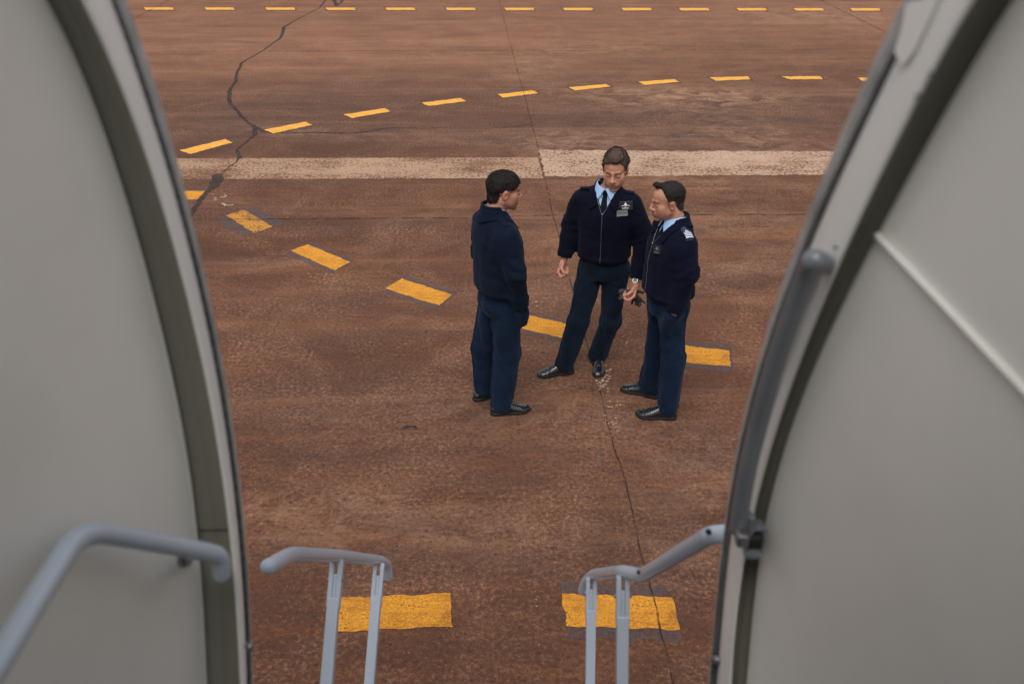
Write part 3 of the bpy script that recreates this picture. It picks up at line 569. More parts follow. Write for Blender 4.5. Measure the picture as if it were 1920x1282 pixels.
def nets(fn, lo, hi, h):
    lo = np.array(lo, float) - 3 * h; hi = np.array(hi, float) + 3 * h; B = 4
    nb = np.ceil((hi - lo) / (h * B)).astype(int); n = nb * B
    cc = [lo[k] + (np.arange(nb[k]) + .5) * h * B for k in range(3)]
    X = np.stack(np.meshgrid(*cc, indexing='ij'), -1).reshape(-1, 3).astype(f32); Dc = fn(X)
    act = np.abs(Dc) < h * B * 1.35 + .012
    D = np.repeat(np.repeat(np.repeat(Dc.reshape(nb), B, 0), B, 1), B, 2).astype(f32)
    mk = np.repeat(np.repeat(np.repeat(act.reshape(nb), B, 0), B, 1), B, 2)
    idx = np.argwhere(mk); P = (lo + (idx + .5) * h).astype(f32)
    out = np.concatenate([fn(P[i:i + 400000]) for i in range(0, len(P), 400000)]); D[mk] = out
    ins = D < 0; s = np.zeros([k - 1 for k in D.shape], np.uint8)
    for a in (0, 1):
        for b in (0, 1):
            for c in (0, 1): s += ins[a:D.shape[0] - 1 + a, b:D.shape[1] - 1 + b, c:D.shape[2] - 1 + c]
    cells = np.argwhere((s > 0) & (s < 8)); vid = -np.ones(s.shape, int); vid[tuple(cells.T)] = np.arange(len(cells))
    cor = [(a, b, c) for a in (0, 1) for b in (0, 1) for c in (0, 1)]
    val = np.stack([D[cells[:, 0] + a, cells[:, 1] + b, cells[:, 2] + c] for a, b, c in cor], 1)
    acc = np.zeros((len(cells), 3)); cnt = np.zeros(len(cells))
    for i in range(8):
        for j in range(i + 1, 8):
            if sum(abs(cor[i][k] - cor[j][k]) for k in range(3)) != 1: continue
            m_ = (val[:, i] < 0) != (val[:, j] < 0); t_ = np.where(m_, val[:, i] / (val[:, i] - val[:, j] + 1e-12 * (val[:, i] == val[:, j])), 0)
            p = np.array(cor[i]) + t_[:, None] * (np.array(cor[j]) - np.array(cor[i])); acc += p * m_[:, None]; cnt += m_
    V = lo + (cells + acc / cnt[:, None] + .5) * h; Fs = []
    for ax in range(3):
        u, v_ = (ax + 1) % 3, (ax + 2) % 3; sl0 = [slice(None)] * 3; sl1 = [slice(None)] * 3; sl0[ax] = slice(0, -1); sl1[ax] = slice(1, None)
        A, Bn = ins[tuple(sl0)], ins[tuple(sl1)]; E_ = np.argwhere(A != Bn)
        E_ = E_[(E_[:, u] > 0) & (E_[:, v_] > 0) & (E_[:, u] < s.shape[u]) & (E_[:, v_] < s.shape[v_])]
        q = []
        for du, dv in ((-1, -1), (0, -1), (0, 0), (-1, 0)):
            e = E_.copy(); e[:, u] += du; e[:, v_] += dv; q.append(vid[tuple(e.T)])
        q = np.stack(q, 1); fl_ = ~A[tuple(E_.T)]; q[fl_] = q[fl_][:, ::-1]; Fs.append(q[(q >= 0).all(1)])
    return V, np.concatenate(Fs)
def npmesh(name, V, Fq, smooth=True):
    me = bpy.data.meshes.new(name); V = np.asarray(V, f32); Fq = np.asarray(Fq, np.int32); k = Fq.shape[1]
    me.vertices.add(len(V)); me.vertices.foreach_set('co', V.ravel()); me.loops.add(Fq.size); me.loops.foreach_set('vertex_index', Fq.ravel())
    me.polygons.add(len(Fq)); me.polygons.foreach_set('loop_start', np.arange(0, Fq.size, k, dtype=np.int32)); me.update(calc_edges=True); me.validate()
    me.polygons.foreach_set('use_smooth', np.full(len(me.polygons), smooth)); me.update(); return me
def tint(me, T):
    ca = me.color_attributes.new('tint', 'FLOAT_COLOR', 'POINT'); ca.data.foreach_set('color', np.concatenate([np.clip(T, 0, 1), np.ones((len(T), 1))], 1).astype(f32).ravel())
def rotz(a): c, s = math.cos(a), math.sin(a); return np.array([[c, -s, 0], [s, c, 0], [0, 0, 1.]])
def rotx(a): c, s = math.cos(a), math.sin(a); return np.array([[1, 0, 0], [0, c, -s], [0, s, c.real if False else c]])
def roty(a): c, s = math.cos(a), math.sin(a); return np.array([[c, 0, s], [0, 1, 0], [-s, 0, c]])
def unit(v): v = np.array(v, float); return v / np.linalg.norm(v)
# ---- head in its own space: x right, y forward, z up
def head_sdf(Q, jaw=1.0):
    d = ell(Q, (0, -.018, .040), (.074, .097, .082)); d = smin(d, ell(Q, (0, .022, .045), (.064, .066, .062)), .03)
    d = smin(d, ell(Q, (0, .032, -.030), (.056 * jaw, .058, .078)), .03)
    for s in (-1, 1):
        d = smin(d, cap(Q, (s * .050 * jaw, -.005, -.050), (s * .020, .068, -.098), .018, .016), .028)
        d = smin(d, ell(Q, (s * .044, .054, -.020), (.022, .024, .020)), .026); d = smin(d, ell(Q, (s * .034, .048, -.052), (.026, .032, .034)), .026)   # cheek
        d = smin(d, cap(Q, (s * .010, .090, .024), (s * .040, .078, .024), .0075, .0070), .016)   # brow
    d = smin(d, ell(Q, (0, .080, -.102), (.022, .018, .016)), .016)                       # chin
    d = smin(d, ell(Q, (0, .079, -.062), (.034, .022, .026)), .016)                       # muzzle
    for s in (-1, 1):
        d = smax(d, -ell(Q, (s * .031, .106, .003), (.020, .018, .011)), .014)            # sockets
        d = smin(d, ell(Q, (s * .0315, .0785, .002), (.0150, .0118, .0110)), .007)         # lids
    d = smin(d, cap(Q, (0, .090, .016), (0, .110, -.024), .0085, .0120), .014)
    d = smin(d, ell(Q, (0, .109, -.029), (.012, .012, .010)), .008)
    for s in (-1, 1): d = smin(d, ell(Q, (s * .0140, .097, -.033), (.0085, .011, .0080)), .008)
    d = smin(d, cap(Q, (-.017, .0925, -.0595), (.017, .0925, -.0595), .0055, .0055), .006); d = smin(d, cap(Q, (-.013, .0925, -.071), (.013, .0925, -.071), .0062, .0062), .006)
    d = smax(d, -cap(Q, (-.022, .103, -.0652), (.022, .103, -.0652), .0050, .0050), .003)
    for s in (-1, 1):
        R = rotz(s * -.28) @ roty(s * .10) @ rotx(-.18)
        e = ell(Q, (s * .0765, -.010, -.008), (.0095, .0195, .0325), R); e = smax(e, -ell(Q, (s * .0870, -.004, -.006), (.0085, .0105, .019), R), .004); d = smin(d, e, .008)
    return d
def head_tint(Q):
    x, y, z = np.abs(Q[:, 0]), Q[:, 1], Q[:, 2]; g = lambda a, b: np.exp(-(a / b) ** 2); T = np.zeros((len(Q), 3)); fr = y > .05
    T[:, 0] = .85 * g(z + .065, .011) * g(x, .024) * (y > .082) + .45 * g(x - .083, .012) * g(y + .01, .03) * g(z + .008, .04) + .3 * g(z + .030, .02) * g(x, .016) * (y > .08) + .25 * g(x - .042, .022) * g(z + .03, .02) * fr
    T[:, 1] = np.clip(.55 * g(z + .085, .035) * (y > -.01) * (z < -.045), 0, .5) + .22 * g(z - .006, .016) * g(x - .031, .022) * fr  # stubble, plus eye-socket shading painted into the skin tint
    lash = 1.0 * g(z - .0005 + .12 * (x - .0315) ** 1, .0032) * (np.abs(x - .0315) < .0155) * (y > .07)
    br = np.clip(1.5 * g(z - .0265 + (x - .03) ** 2 * 6, .0058), 0, 1) * (x > .011) * (x < .052) * (y > .055)
    T[:, 2] = np.clip(.45 * lash + .62 * br + .8 * g(z + .0375, .0035) * g(x - .008, .004) * (y > .095) + .55 * g(z + .0652, .0028) * (x < .021) * (y > .085), 0, 1); return T
def hair_sdf(Q, st):
    x, y, z = Q[:, 0], Q[:, 1], Q[:, 2]; th = st['th']
    d = ell(Q, (0, -.020, .042), (.074 + th * .65, .097 + th * .8, .082 + th)); d = smin(d, ell(Q, (0, .020, .050), (.065 + th * .6, .066 + th * .7, .060 + th)), .03)
    for e in st.get('lumps', []): d = smin(d, ell(Q, e[0], e[1]), .02)
    zb = np.interp(y, [a for a, b in st['line']], [b for a, b in st['line']])
    if 'recede' in st: zb = zb + st['recede'] * np.clip((np.abs(x + .0) - .018) / .025, 0, 1) * np.clip((y - .03) / .03, 0, 1)
    zb = zb + .010 * (vnoise(Q, 55, 3) - .5)
    low = zb - z; d = smax(d, low * .8, .007)
    d = d + .009 * np.clip((.055 - z) / .09, 0, 1) * np.clip((y + .08) / .06, 0, 1)
    ear = ell(Q, (.080, -.008, -.012), (.03, .022, .030)); ear2 = ell(Q, (-.080, -.008, -.012), (.03, .022, .030)); d = smax(d, -np.minimum(ear, ear2), .004)
    if 'part' in st: d = smax(d, -cap(Q, (st['part'], .085, .085), (st['part'] * .8, -.035, .140), .0040, .0025), .005)
    ph = st.get('flow', 0.0); dirn = x * math.cos(ph) + y * math.sin(ph)
    d = d + .0035 * (ridged(Q, (150, 26, 60), 5) - .6) + .008 * (vnoise(Q, (52, 30, 36), 9) - .5) * st.get('rough', 1)
    return d
def strands(V, Nn, st, n, c0):
    idx = RNG.choice(len(V), n); P = V[idx]; N = Nn[idx]; comb = np.array(st.get('comb', (0, -.6, -.5))); D = unit(comb) + RNG.normal(0, st.get('mess', .14), (n, 3)); D -= N * (D * N).sum(1)[:, None]; D /= np.linalg.norm(D, axis=1)[:, None] + 1e-6; D += N * RNG.uniform(.02, st.get('lift', .12), (n, 1))
    D /= np.linalg.norm(D, axis=1)[:, None]; L_ = RNG.uniform(.4, 1, (n, 1)) * st.get('len', .018); W = np.cross(D, N); W /= np.linalg.norm(W, axis=1)[:, None] + 1e-6; w_ = .0010
    a = P + N * .0002; b = a + D * L_ * .5; c = b + D * L_ * .5 - N * L_ * .07
    Vs = np.concatenate([a - W * w_, a + W * w_, b - W * w_ * .8, b + W * w_ * .8, c - W * w_ * .15, c + W * w_ * .15]); i = np.arange(n)
    return Vs, np.concatenate([np.stack([i, i + n, i + 3 * n, i + 2 * n], 1), np.stack([i + 2 * n, i + 3 * n, i + 5 * n, i + 4 * n], 1)])
# ---- hand
def hand_prims(wr, d, pn, th, curl=(50, 75, 45), spread=0.0, thumb='side', s=1.0):
    d, pn, th = unit(d), unit(pn), unit(th); pr = []; wr = np.array(wr)
    pr.append((wr - d * .02, wr + d * .018, .025 * s, .022 * s))
    for i, (kl, kt, fs) in enumerate(((.088, .030, .95), (.091, .010, 1.05), (.087, -.010, 1.0), (.079, -.028, .8))):
        base = wr + d * kl * s + th * kt * s; pr.append((wr + d * .012 * s + th * kt * .55 * s, base, .0145 * s, .0115 * s)); a = base; ang = 0
        for j, (ln, r0, r1) in enumerate(((.043, .0100, .0092), (.027, .0092, .0085), (.021, .0085, .0072))):
            ang += math.radians(curl[j] + (i - 1.5) * 5 + (0 if j else spread)); q = d * math.cos(ang) + pn * math.sin(ang) + th * (.05 * (1.5 - i) * math.cos(ang)); b = a + unit(q) * ln * fs * s; pr.append((a, b, r0 * s, r1 * s)); a = b
    a = wr + d * .022 * s + th * .020 * s + pn * .010 * s
    if thumb == 'fist': dirs = [(.75, .35, .55), (.80, .75, -.15), (.25, .95, -.70)]
    elif thumb == 'grip': dirs = [(.75, .45, .45), (.55, .85, .0), (.2, 1, -.3)]
    else: dirs = [(.75, .25, .6), (.95, .2, .3), (1, .2, .1)]
    for (x_, y_, z_), ln, r0, r1 in zip(dirs, (.044, .032, .026), (.0145, .0115, .0100), (.0115, .0100, .0085)):
        b = a + unit(d * x_ + pn * y_ + th * z_) * ln * s; pr.append((a, b, r0 * s, r1 * s)); a = b
    return pr
def sd_prims(P, pr, k):
    d = None
    for a, b, ra, rb in pr: e = cap(P, a, b, ra, rb); d = e if d is None else smin(d, e, k)
    return d
class Man:
    def __init__(s, o, hd, k=1.0):
        s.o = np.array([o[0], o[1], 0.]); s.h = math.radians(hd); s.R = rotz(s.h - math.pi / 2); s.k = k
    def W(s, p): return s.R @ np.array(p, float) + s.o
    def Lc(s, p): return s.R.T @ (np.array(p, float) - s.o)
    def pin(s, px, py, guess): return s.Lc(PD(px, py, depth(s.W(guess))))
    def gnd(s, px, py): return s.Lc(G(px, py))
def torso_table(m, off=0.0):
    T = []
    for z, a, b, cy in m.T: T.append((z * m.k, a + off, b + off, m.leanx(z), cy + m.leany(z)))
    return T
BASE_T = [(.945, .172, .128, .0), (.965, .176, .132, .0), (.985, .196, .152, .0), (1.05, .200, .155, .0), (1.15, .200, .150, .0), (1.25, .205, .148, .0), (1.34, .208, .142, -.004), (1.405, .190, .120, -.012), (1.450, .156, .100, -.018), (1.485, .112, .083, -.02), (1.51, .085, .074, -.018), (1.53, .074, .070, -.014)]
def torso(P, m, off=0.0):
    T = m.tt; d = loft(P, T, 2.35, T[0][0] - off, T[-1][0] + off) - off
    return d
def sleeves(P, m, off=0.0):
    d = None
    for sd in ('R', 'L'):
        sh_, el_, wr_ = m.J['sh' + sd], m.J['el' + sd], m.J['wr' + sd]; wc = el_ + (wr_ - el_) * .93
        e = smin(cap(P, sh_, el_, .078 * m.ar + off, .068 * m.ar + off), cap(P, el_, wc, .068 * m.ar + off, .050 * m.ar + off), .03)
        ax = unit(wr_ - el_); cut = (P - wc.astype(f32)) @ ax.astype(f32) - .012; e = smax(e, cut, .006)
        d = e if d is None else np.minimum(d, e)
    return d
def vee(P, m, w0=0.0):
    z = P[:, 2]; hw = np.clip((z - m.zv) * m.vs + .0015, -1, .075) + w0; return np.maximum(np.abs(P[:, 0] - m.leanx(1.4)) - hw, -P[:, 1] + .0 + m.leany(1.4))
def jacket(P, m, detail=True):
    d = smin(torso(P, m), sleeves(P, m), .045)
    if detail:
        near_ = np.abs(d) < .03; Q = P[near_]
        W_ = Q + .05 * np.stack([vnoise(Q, 6, 1 + m.seed), vnoise(Q, 6, 9 + m.seed), vnoise(Q, 5, 17)], 1); f_ = .013 * (ridged(W_, (6, 6, 3.2), 1 + m.seed) - .55) + .011 * (ridged(W_, (9, 9, 11), 4 + m.seed) - .5) + .002 * (vnoise(Q, 30, 2) - .5)
        for sd in ('R', 'L'):
            el_ = m.J['el' + sd].astype(f32); r = np.sqrt(((Q - el_) ** 2).sum(1)); f_ = f_ + .008 * np.exp(-(r / .08) ** 2) * np.sin((Q[:, 2] - el_[2]) * 85 + 30 * (Q[:, 1] + Q[:, 0]) + 9 * vnoise(Q, 9, 2))
        hem = m.tt[0][0]; f_ = f_ * np.clip((Q[:, 2] - hem - .03) / .04, .1, 1); f_ = f_ - .006 * np.exp(-((Q[:, 2] - hem - .045) / .030) ** 2) * ridged(Q, (22, 22, 5), 7)
        dd = d.copy(); dd[near_] = d[near_] + f_; d = dd
    d = smax(d, -vee(P, m), .004); return d
def trousers(P, m):
    k = m.k; J = m.J; z = P[:, 2]; lx, ly = m.leanx(.9), m.leany(.9); hc = (J['hipR'] + J['hipL']) / 2
    d = loft(P, [(.80 * k, .165, .115, hc[0], hc[1]), (.88 * k, .186, .128, hc[0], hc[1]), (.95 * k, .176, .126, lx, ly), (1.02 * k, .165, .12, lx, ly)], 2.2)
    for s_ in (-1, 1): d = smin(d, ell(P, (hc[0] + s_ * .072, hc[1] - .060, .875 * k), (.088, .075, .095)), .03)
    legs = None
    for sd in ('R', 'L'):
        hp_, kn, an = J['hip' + sd], J['kn' + sd], J['an' + sd]
        e = smin(cap(P, hp_, kn, .104 * m.lr, .082 * m.lr), cap(P, kn, an, .082 * m.lr, .076 * m.lr), .03); fwd = unit((J['toe' + sd] - J['heel' + sd]) * [1, 1, 0])
        e = e - .009 * np.exp(-((np.abs((P - (kn + an).astype(f32) / 2) @ np.cross(fwd, [0, 0, 1]).astype(f32))) / .008) ** 2)
        cutz = .032 + .20 * np.clip((P - an.astype(f32)) @ fwd.astype(f32), -.06, .12); e = smax(e, cutz - z, .006); legs = e if legs is None else smin(legs, e, .012)
    d = smin(d, legs, .03)
    for pk in m.pockets: d = smin(d, cap(P, *pk), .05)
    near_ = np.abs(d) < .03; Q = P[near_]; W_ = Q + .06 * np.stack([vnoise(Q, 5, 1 + m.seed), vnoise(Q, 5, 9 + m.seed), vnoise(Q, 5, 17)], 1); f_ = .018 * (ridged(W_, (8, 8, 2.4), 11 + m.seed) - .55) + .009 * (ridged(W_, (12, 12, 8), 5) - .5)
    for sd in ('R', 'L'):
        for jn, am, wd in (('kn', .004, .10), ('an', .007, .07), ('hip', .006, .12)):
            c_ = J[jn + sd].astype(f32); r = np.sqrt(((Q - c_) ** 2).sum(1)); f_ = f_ + am * np.exp(-(r / wd) ** 2) * np.sin((Q[:, 2] - c_[2]) * (48 if jn != 'an' else 60) + 30 * Q[:, 0] + 22 * Q[:, 1] + 8 * vnoise(Q, 7, 3 + m.seed))
    dd = d.copy(); dd[near_] = d[near_] + f_; return dd
def collar(P, m):
    c = np.array([m.leanx(1.5), -.019 + m.leany(1.5)]); x, y, z = P[:, 0] - c[0], P[:, 1] - c[1], (P[:, 2] - m.cu) / m.k; r = np.sqrt(x * x + y * y); phi = np.abs(np.arctan2(x, y))
    dt = smin(torso(P, m), sleeves(P, m), .045)
    rf = np.interp(phi, [0, .35, .62, .9, 1.5, 3.2], [.10, .140, .178, .140, .116, .112]); rp = np.sqrt(x * x + (y * 1.0) ** 2 + (np.clip(1.5 - z, 0, 1) * .55) ** 2)
    fall = np.maximum(np.maximum(dt - .0085, -(dt - .002)), np.maximum(rp - rf, 1.37 - z))
    ztop = np.interp(phi, [0, .6, 1.5, 3.2], [1.49, 1.510, 1.538, 1.545]); rs = np.interp(z, [1.44, 1.50, 1.57], [.102, .079, .070]); stand = np.maximum(np.abs(r - rs) - .0060, np.maximum(z - ztop, 1.462 - z))
    d = smin(fall, stand, .014); d = np.maximum(d, -vee(P, m, .004)); return d
def shirt(P, m):
    d = torso(P, m, -.016); c = (m.leanx(1.5), -.014 + m.leany(1.5)); d = np.maximum(d, 1.25 * m.k - P[:, 2])
    x, y, z = P[:, 0] - c[0], P[:, 1] - c[1], P[:, 2] / m.k; phi = np.abs(np.arctan2(x, y)); r = np.sqrt(x * x + y * y)
    zt = np.interp(phi, [0, .5, 1.5, 3.2], [1.520, 1.530, 1.548, 1.535]); zb = np.interp(phi, [0, .12, .42, .75, 1.5, 3.2], [1.51, 1.505, 1.445, 1.485, 1.50, 1.50])
    rs = .0645 + np.clip(1.555 - z, 0, .2) * .42; cl = np.maximum(np.abs(r - rs) - .0035, np.maximum(z - zt, zb - z)); cl = np.maximum(cl, -(np.abs(x) - np.clip((1.53 - z) * .22, 0, .03)) * (y > 0) + (y <= 0) * -1)
    return np.minimum(d, cl)
def tie(P, m):
    dx, dy = m.leanx(1.45), m.leany(1.45); d = rbox(P, (dx, .060 + dy, 1.488 * m.k), (.015, .012, .017), .008)
    z = P[:, 2] / m.k; dt = torso(P, m, -.016); hw = np.interp(z, [1.25, 1.46, 1.48], [.040, .016, .012]); b = np.maximum(np.maximum(dt - .006, -(dt + .004)), np.maximum(np.abs(P[:, 0] - dx) - hw, np.maximum(z - 1.485, 1.25 - z))); b = np.maximum(b, -P[:, 1]); return smin(d, b, .006)
def march(m, fn, org, dr):
    o_, d_ = np.array(org, float), unit(dr); t_ = 0
    for _ in range(160):
        v_ = float(fn((o_ + d_ * t_)[None].astype(f32))[0]); t_ += max(v_ * .6, .0006)
        if v_ < .0008: break
    p = o_ + d_ * t_; e = .004; n = np.array([float(fn((p + np.eye(3)[k] * e)[None].astype(f32))[0] - fn((p - np.eye(3)[k] * e)[None].astype(f32))[0]) for k in range(3)]); return p, unit(n)
def plate(m, name, p, n, up, w_, h_, t_, mt, parent, off=.001, dx=0, dy=0, shape=None):
    u = unit(np.array(up) - n * np.dot(up, n)); r = np.cross(u, n); c = p + n * off + r * dx + u * dy
    S = shape or [(-.5, -.5), (.5, -.5), (.5, .5), (-.5, .5)]; k = len(S)
    V = [c + r * x * w_ + u * y * h_ for x, y in S] + [c + r * x * w_ + u * y * h_ + n * t_ for x, y in S]
    return obj(name, (V, [tuple(range(k))[::-1], tuple(range(k, 2 * k))] + [(i, (i + 1) % k, k + (i + 1) % k, k + i) for i in range(k)]), mt, parent)
def shoe(m, sd, root):
    he, to = m.J['heel' + sd] * [1, 1, 0], m.J['toe' + sd] * [1, 1, 0]; f_ = unit(to - he); L_ = .292; mid = (he + to) / 2; r_ = np.cross(f_, [0, 0, 1]); A = np.stack([r_, f_, np.array([0, 0, 1.])], 1); s_ = 1 if sd == 'R' else -1
    def loc(P): return (P - mid.astype(f32)) @ A.astype(f32)
    ysn = [-.146, -.12, -.08, -.02, .04, .085, .12, .146]; wd = [.018, .034, .037, .034, .045, .048, .039, .014]; cx = [0, 0, 0, .002, .004, .002, -.004, -.010]; ht = [.05, .075, .088, .090, .066, .050, .040, .022]
    def outl(q, g=0): return np.abs(q[:, 0] - s_ * np.interp(q[:, 1], ysn, cx)) - (np.interp(q[:, 1], ysn, wd) + g)
    def up(P):
        q = loc(P); y = q[:, 1]; w_ = np.interp(y, ysn, wd); h_ = np.interp(y, ysn, ht) - .02; x = (q[:, 0] - s_ * np.interp(y, ysn, cx)) / w_; zz = (q[:, 2] - .022) / h_
        d = (np.sqrt(np.abs(x) ** 2.4 + np.clip(zz, 0, 9) ** 2.4 + 1e-9) ** (1 / 1.2) - 1) * np.minimum(w_, h_) * .8; d = np.maximum(d, .020 - q[:, 2]); d = smax(d, np.abs(y) - .144, .012)
        d = d + .0016 * np.exp(-((y - .088) / .003) ** 2) + .0015 * np.sin(y * 420) * np.exp(-((y - .055) / .018) ** 2); return d
    def so(P):
        q = loc(P); d = smax(outl(q, .004), np.abs(q[:, 1]) - .148, .012); top = np.where(q[:, 1] < -.05, .026, .022); bot = np.where(q[:, 1] < -.045, .0, np.interp(q[:, 1], [-.045, -.02, .10, .15], [.010, .003, .001, .010])); return np.maximum(d, np.maximum(q[:, 2] - top, bot - q[:, 2]))
    lo, hi = mid - [.16, .16, 0], mid + [.16, .16, .11]
    o = obj('shoe', npmesh('shoe', *nets(up, lo, hi, .004)), 'shoe', root); obj('sole', npmesh('sole', *nets(so, lo, hi, .004)), 'sole', o)
    lv = []
    for j, y in enumerate((.020, .034, .048)):
        pts = []
        for x in np.linspace(-.020, .020, 6):
            c = mid + r_ * x + f_ * y; p, n = march(m, up, c + np.array([0, 0, .2]), (0, 0, -1)); pts.append(p + n * .0012)
        lv.append(tube(pts, .0022, 6))
    obj('laces', join(lv) + (True,), 'lace', o); return o
def build_man(m, label, mats, st, jaw=1.0):
    root = None; J = m.J; k = m.k; m.tt = torso_table(m)
    hc, HR = m.head; hs_ = m.hs
    toH = lambda P: ((P - hc.astype(f32)) @ HR.astype(f32)) / hs_
    nb = np.array([m.leanx(1.45), -.022 + m.leany(1.45), 1.45 * k]); nt_ = hc + HR @ np.array([0, -.030, -.070]) * hs_
    def hd(P): return smin(smin(head_sdf(toH(P), jaw) * hs_, cap(P, nb, nt_, .070, .062), .026), cap(P, nb, nb + [0, 0, -.12], .075, .09), .03)
    Vh, Fh = nets(hd, hc - [.12, .15, .33], hc + [.12, .15, .16], .0030)
    parts = [(Vh, Fh)]; Th = head_tint(toH(Vh.astype(f32))); tints = [Th]
    for sd in ('R', 'L'):
        pr = m.hands[sd]; fore = (J['el' + sd], J['wr' + sd], .036, .025)
        fn = lambda P: smin(sd_prims(P, pr, .0035), cap(P, J['wr' + sd] - unit(J['wr' + sd] - J['el' + sd]) * .12, J['wr' + sd], .032, .0255), .012)
        c = np.array([p[0] for p in pr] + [p[1] for p in pr] + [J['wr' + sd] - unit(J['wr' + sd] - J['el' + sd]) * .12]); v_, f_ = nets(fn, c.min(0) - .035, c.max(0) + .035, .0026)
        parts.append((v_, f_)); tt_ = np.zeros((len(v_), 3)); tt_[:, 0] = .30; tints.append(tt_)
    def coarse(P):
        d = torso(P, m, -.03); hp = (J['hipR'] + J['hipL']) / 2
        d = smin(d, ell(P, (hp[0], hp[1], .93 * k), (.14, .09, .12)), .03)
        for sd in ('R', 'L'):
            for a, b, r0, r1 in (('sh', 'el', .055, .04), ('el', 'wr', .038, .024), ('hip', 'kn', .075, .05), ('kn', 'an', .05, .038)): d = smin(d, cap(P, J[a + sd], J[b + sd], r0, r1), .02)
            d = smin(d, cap(P, J['an' + sd], (J['an' + sd] * .3 + J['toe' + sd] * .7) * [1, 1, 0] + [0, 0, .03], .03, .018), .02)
        return d
    aj = np.array([p for p in J.values()]); v_, f_ = nets(coarse, np.minimum(aj.min(0), [-.2, -.15, .01]) - .05, [max(aj[:, 0].max(), .2) + .06, max(aj[:, 1].max(), .15) + .06, 1.52 * k], .010)
    parts.append((v_, f_)); tints.append(np.zeros((len(v_), 3)))
    off = 0; Vs, Fs = [], []
    for v_, f_ in parts: Vs.append(v_); Fs.append(f_ + off); off += len(v_)
    me = npmesh('person', np.concatenate(Vs), np.concatenate(Fs)); tint(me, np.concatenate(tints))
    root = obj('person', me, mats['skin']); root.location = m.o; root.rotation_euler = (0, 0, m.h - math.pi / 2); tag(root, label, 'person', None)
    for s_ in (-1, 1):
        c = hc + HR @ np.array([s_ * .0312, .0800, -.0010]) * hs_; v_, f_ = nets(lambda P: ell(P, c, (.0080, .0085, .0034)), c - .014, c + .014, .003); obj('eye', npmesh('eye', v_, f_), 'eye', root)
    hf = lambda P: hair_sdf(toH(P), st) * hs_
    Vr, Fr = nets(hf, hc - [.12, .15, .12], hc + [.12, .15, .17], .0030); hm = npmesh('hair', Vr, Fr); N = np.zeros(len(Vr) * 3, f32); hm.vertices.foreach_get('normal', N); N = N.reshape(-1, 3)
    q = toH(Vr.astype(f32)); stt = dict(st); stt['comb'] = tuple(HR @ np.array(st.get('comb', (0, -.6, -.5)))); sv, sf = strands(Vr, N, stt, st.get('n', 5000), hc)
    me = npmesh('hair', np.concatenate([Vr, sv]), np.concatenate([Fr, sf + len(Vr)])); qa = toH(np.concatenate([Vr, sv]).astype(f32)); gy = np.clip((.045 - qa[:, 2]) / .05, 0, 1) * (1 if st.get('grey') else 0); tint(me, np.stack([gy, gy * 0, gy * 0], 1)); obj('hair', me, mats['hair'], root)
    lo = np.minimum(aj.min(0), [-.22, -.17, 0]) - .09; hi = np.maximum(aj.max(0), [.22, .17, 0]) + .09
    lo[2] = .80 * k if min(J['wrR'][2], J['wrL'][2]) > .95 else min(J['wrR'][2], J['wrL'][2]) - .03; hi[2] = 1.54 * k
    jk = obj('jacket', npmesh('jacket', *nets(lambda P: jacket(P, m), lo, hi, .0055)), mats['jacket'], root)
    nc = np.array([m.leanx(1.45), m.leany(1.45), 1.46 * k]); obj('collar', npmesh('collar', *nets(lambda P: collar(P, m), nc - [.2, .2, .12], nc + [.2, .2, .12], .0035)), mats['jacket'], jk)
    obj('shirt', npmesh('shirt', *nets(lambda P: shirt(P, m), nc - [.16, .15, .22], nc + [.16, .17, .13], .0032)), 'shirt', root)
    obj('tie', npmesh('tie', *nets(lambda P: tie(P, m), nc - [.06, .0, .22], nc + [.06, .18, .06], .003)), 'tie', root)
    lo = np.minimum(aj.min(0), [-.2, -.17, 0]) - .08; hi = np.maximum(aj.max(0), [.2, .17, 0]) + .08; lo[2] = .0; hi[2] = 1.03 * k
    tr = obj('trousers', npmesh('trousers', *nets(lambda P: trousers(P, m), lo, hi, .006)), mats['trousers'], root)
    for sd in ('R', 'L'): shoe(m, sd, root)
    base = lambda P: smin(torso(P, m), sleeves(P, m), .045)
    def tab(sgn, name='epaulette', mt=None, th_=.009, o0=0.0, o1=.018, zl=1.38):
        sh_ = J['sh' + ('R' if sgn > 0 else 'L')]; a = np.array([m.leanx(1.45) + sgn * (.078 + o0), -.012 + m.leany(1.45)]); b = np.array([sh_[0] + sgn * o1, sh_[1]]); dr = (b - a) / np.linalg.norm(b - a); nr = np.array([-dr[1], dr[0]]); Ln = np.linalg.norm(b - a)
        def fn(P):
            d = base(P); u = (P[:, :2] - a) @ dr; v_ = np.abs((P[:, :2] - a) @ nr); hw = .024 - .012 * np.clip((.02 - u) / .02, 0, 1); return np.maximum(np.maximum(d - th_, -(d + .002)), np.maximum(np.maximum(v_ - hw, np.maximum(-u, u - Ln)), zl * k - P[:, 2]))
        c = np.array([*(a + b) / 2, 1.44 * k]); o = obj(name, npmesh(name, *nets(fn, c - [.10, .10, .09], c + [.10, .10, .09], .0028)), mt or mats['jacket'], jk); return a, b, dr, nr, Ln, fn
    m.tab = tab; m.root = root; m.jk = jk; m.tr = tr
    # zip down the front
    jf = lambda P: jacket(P, m); pts = []
    for z in np.linspace(m.tt[0][0] + .02, m.zv - .004, 26):
        p, n = march(m, jf, (m.leanx(z / k), .5, z), (0, -1, 0)); pts.append(p + n * .0006)
    zp = obj('zip', tuple(tube(pts, .0022, 8)) + (True,), 'steel', jk); top = pts[-1]
    obj('zip_puller', tuple(tube([top + [0, .004, .004], top + [0, .006, -.006], top + [0, .006, -.022]], [.004, .004, .0028], 8)) + (True,), 'chrome', zp)
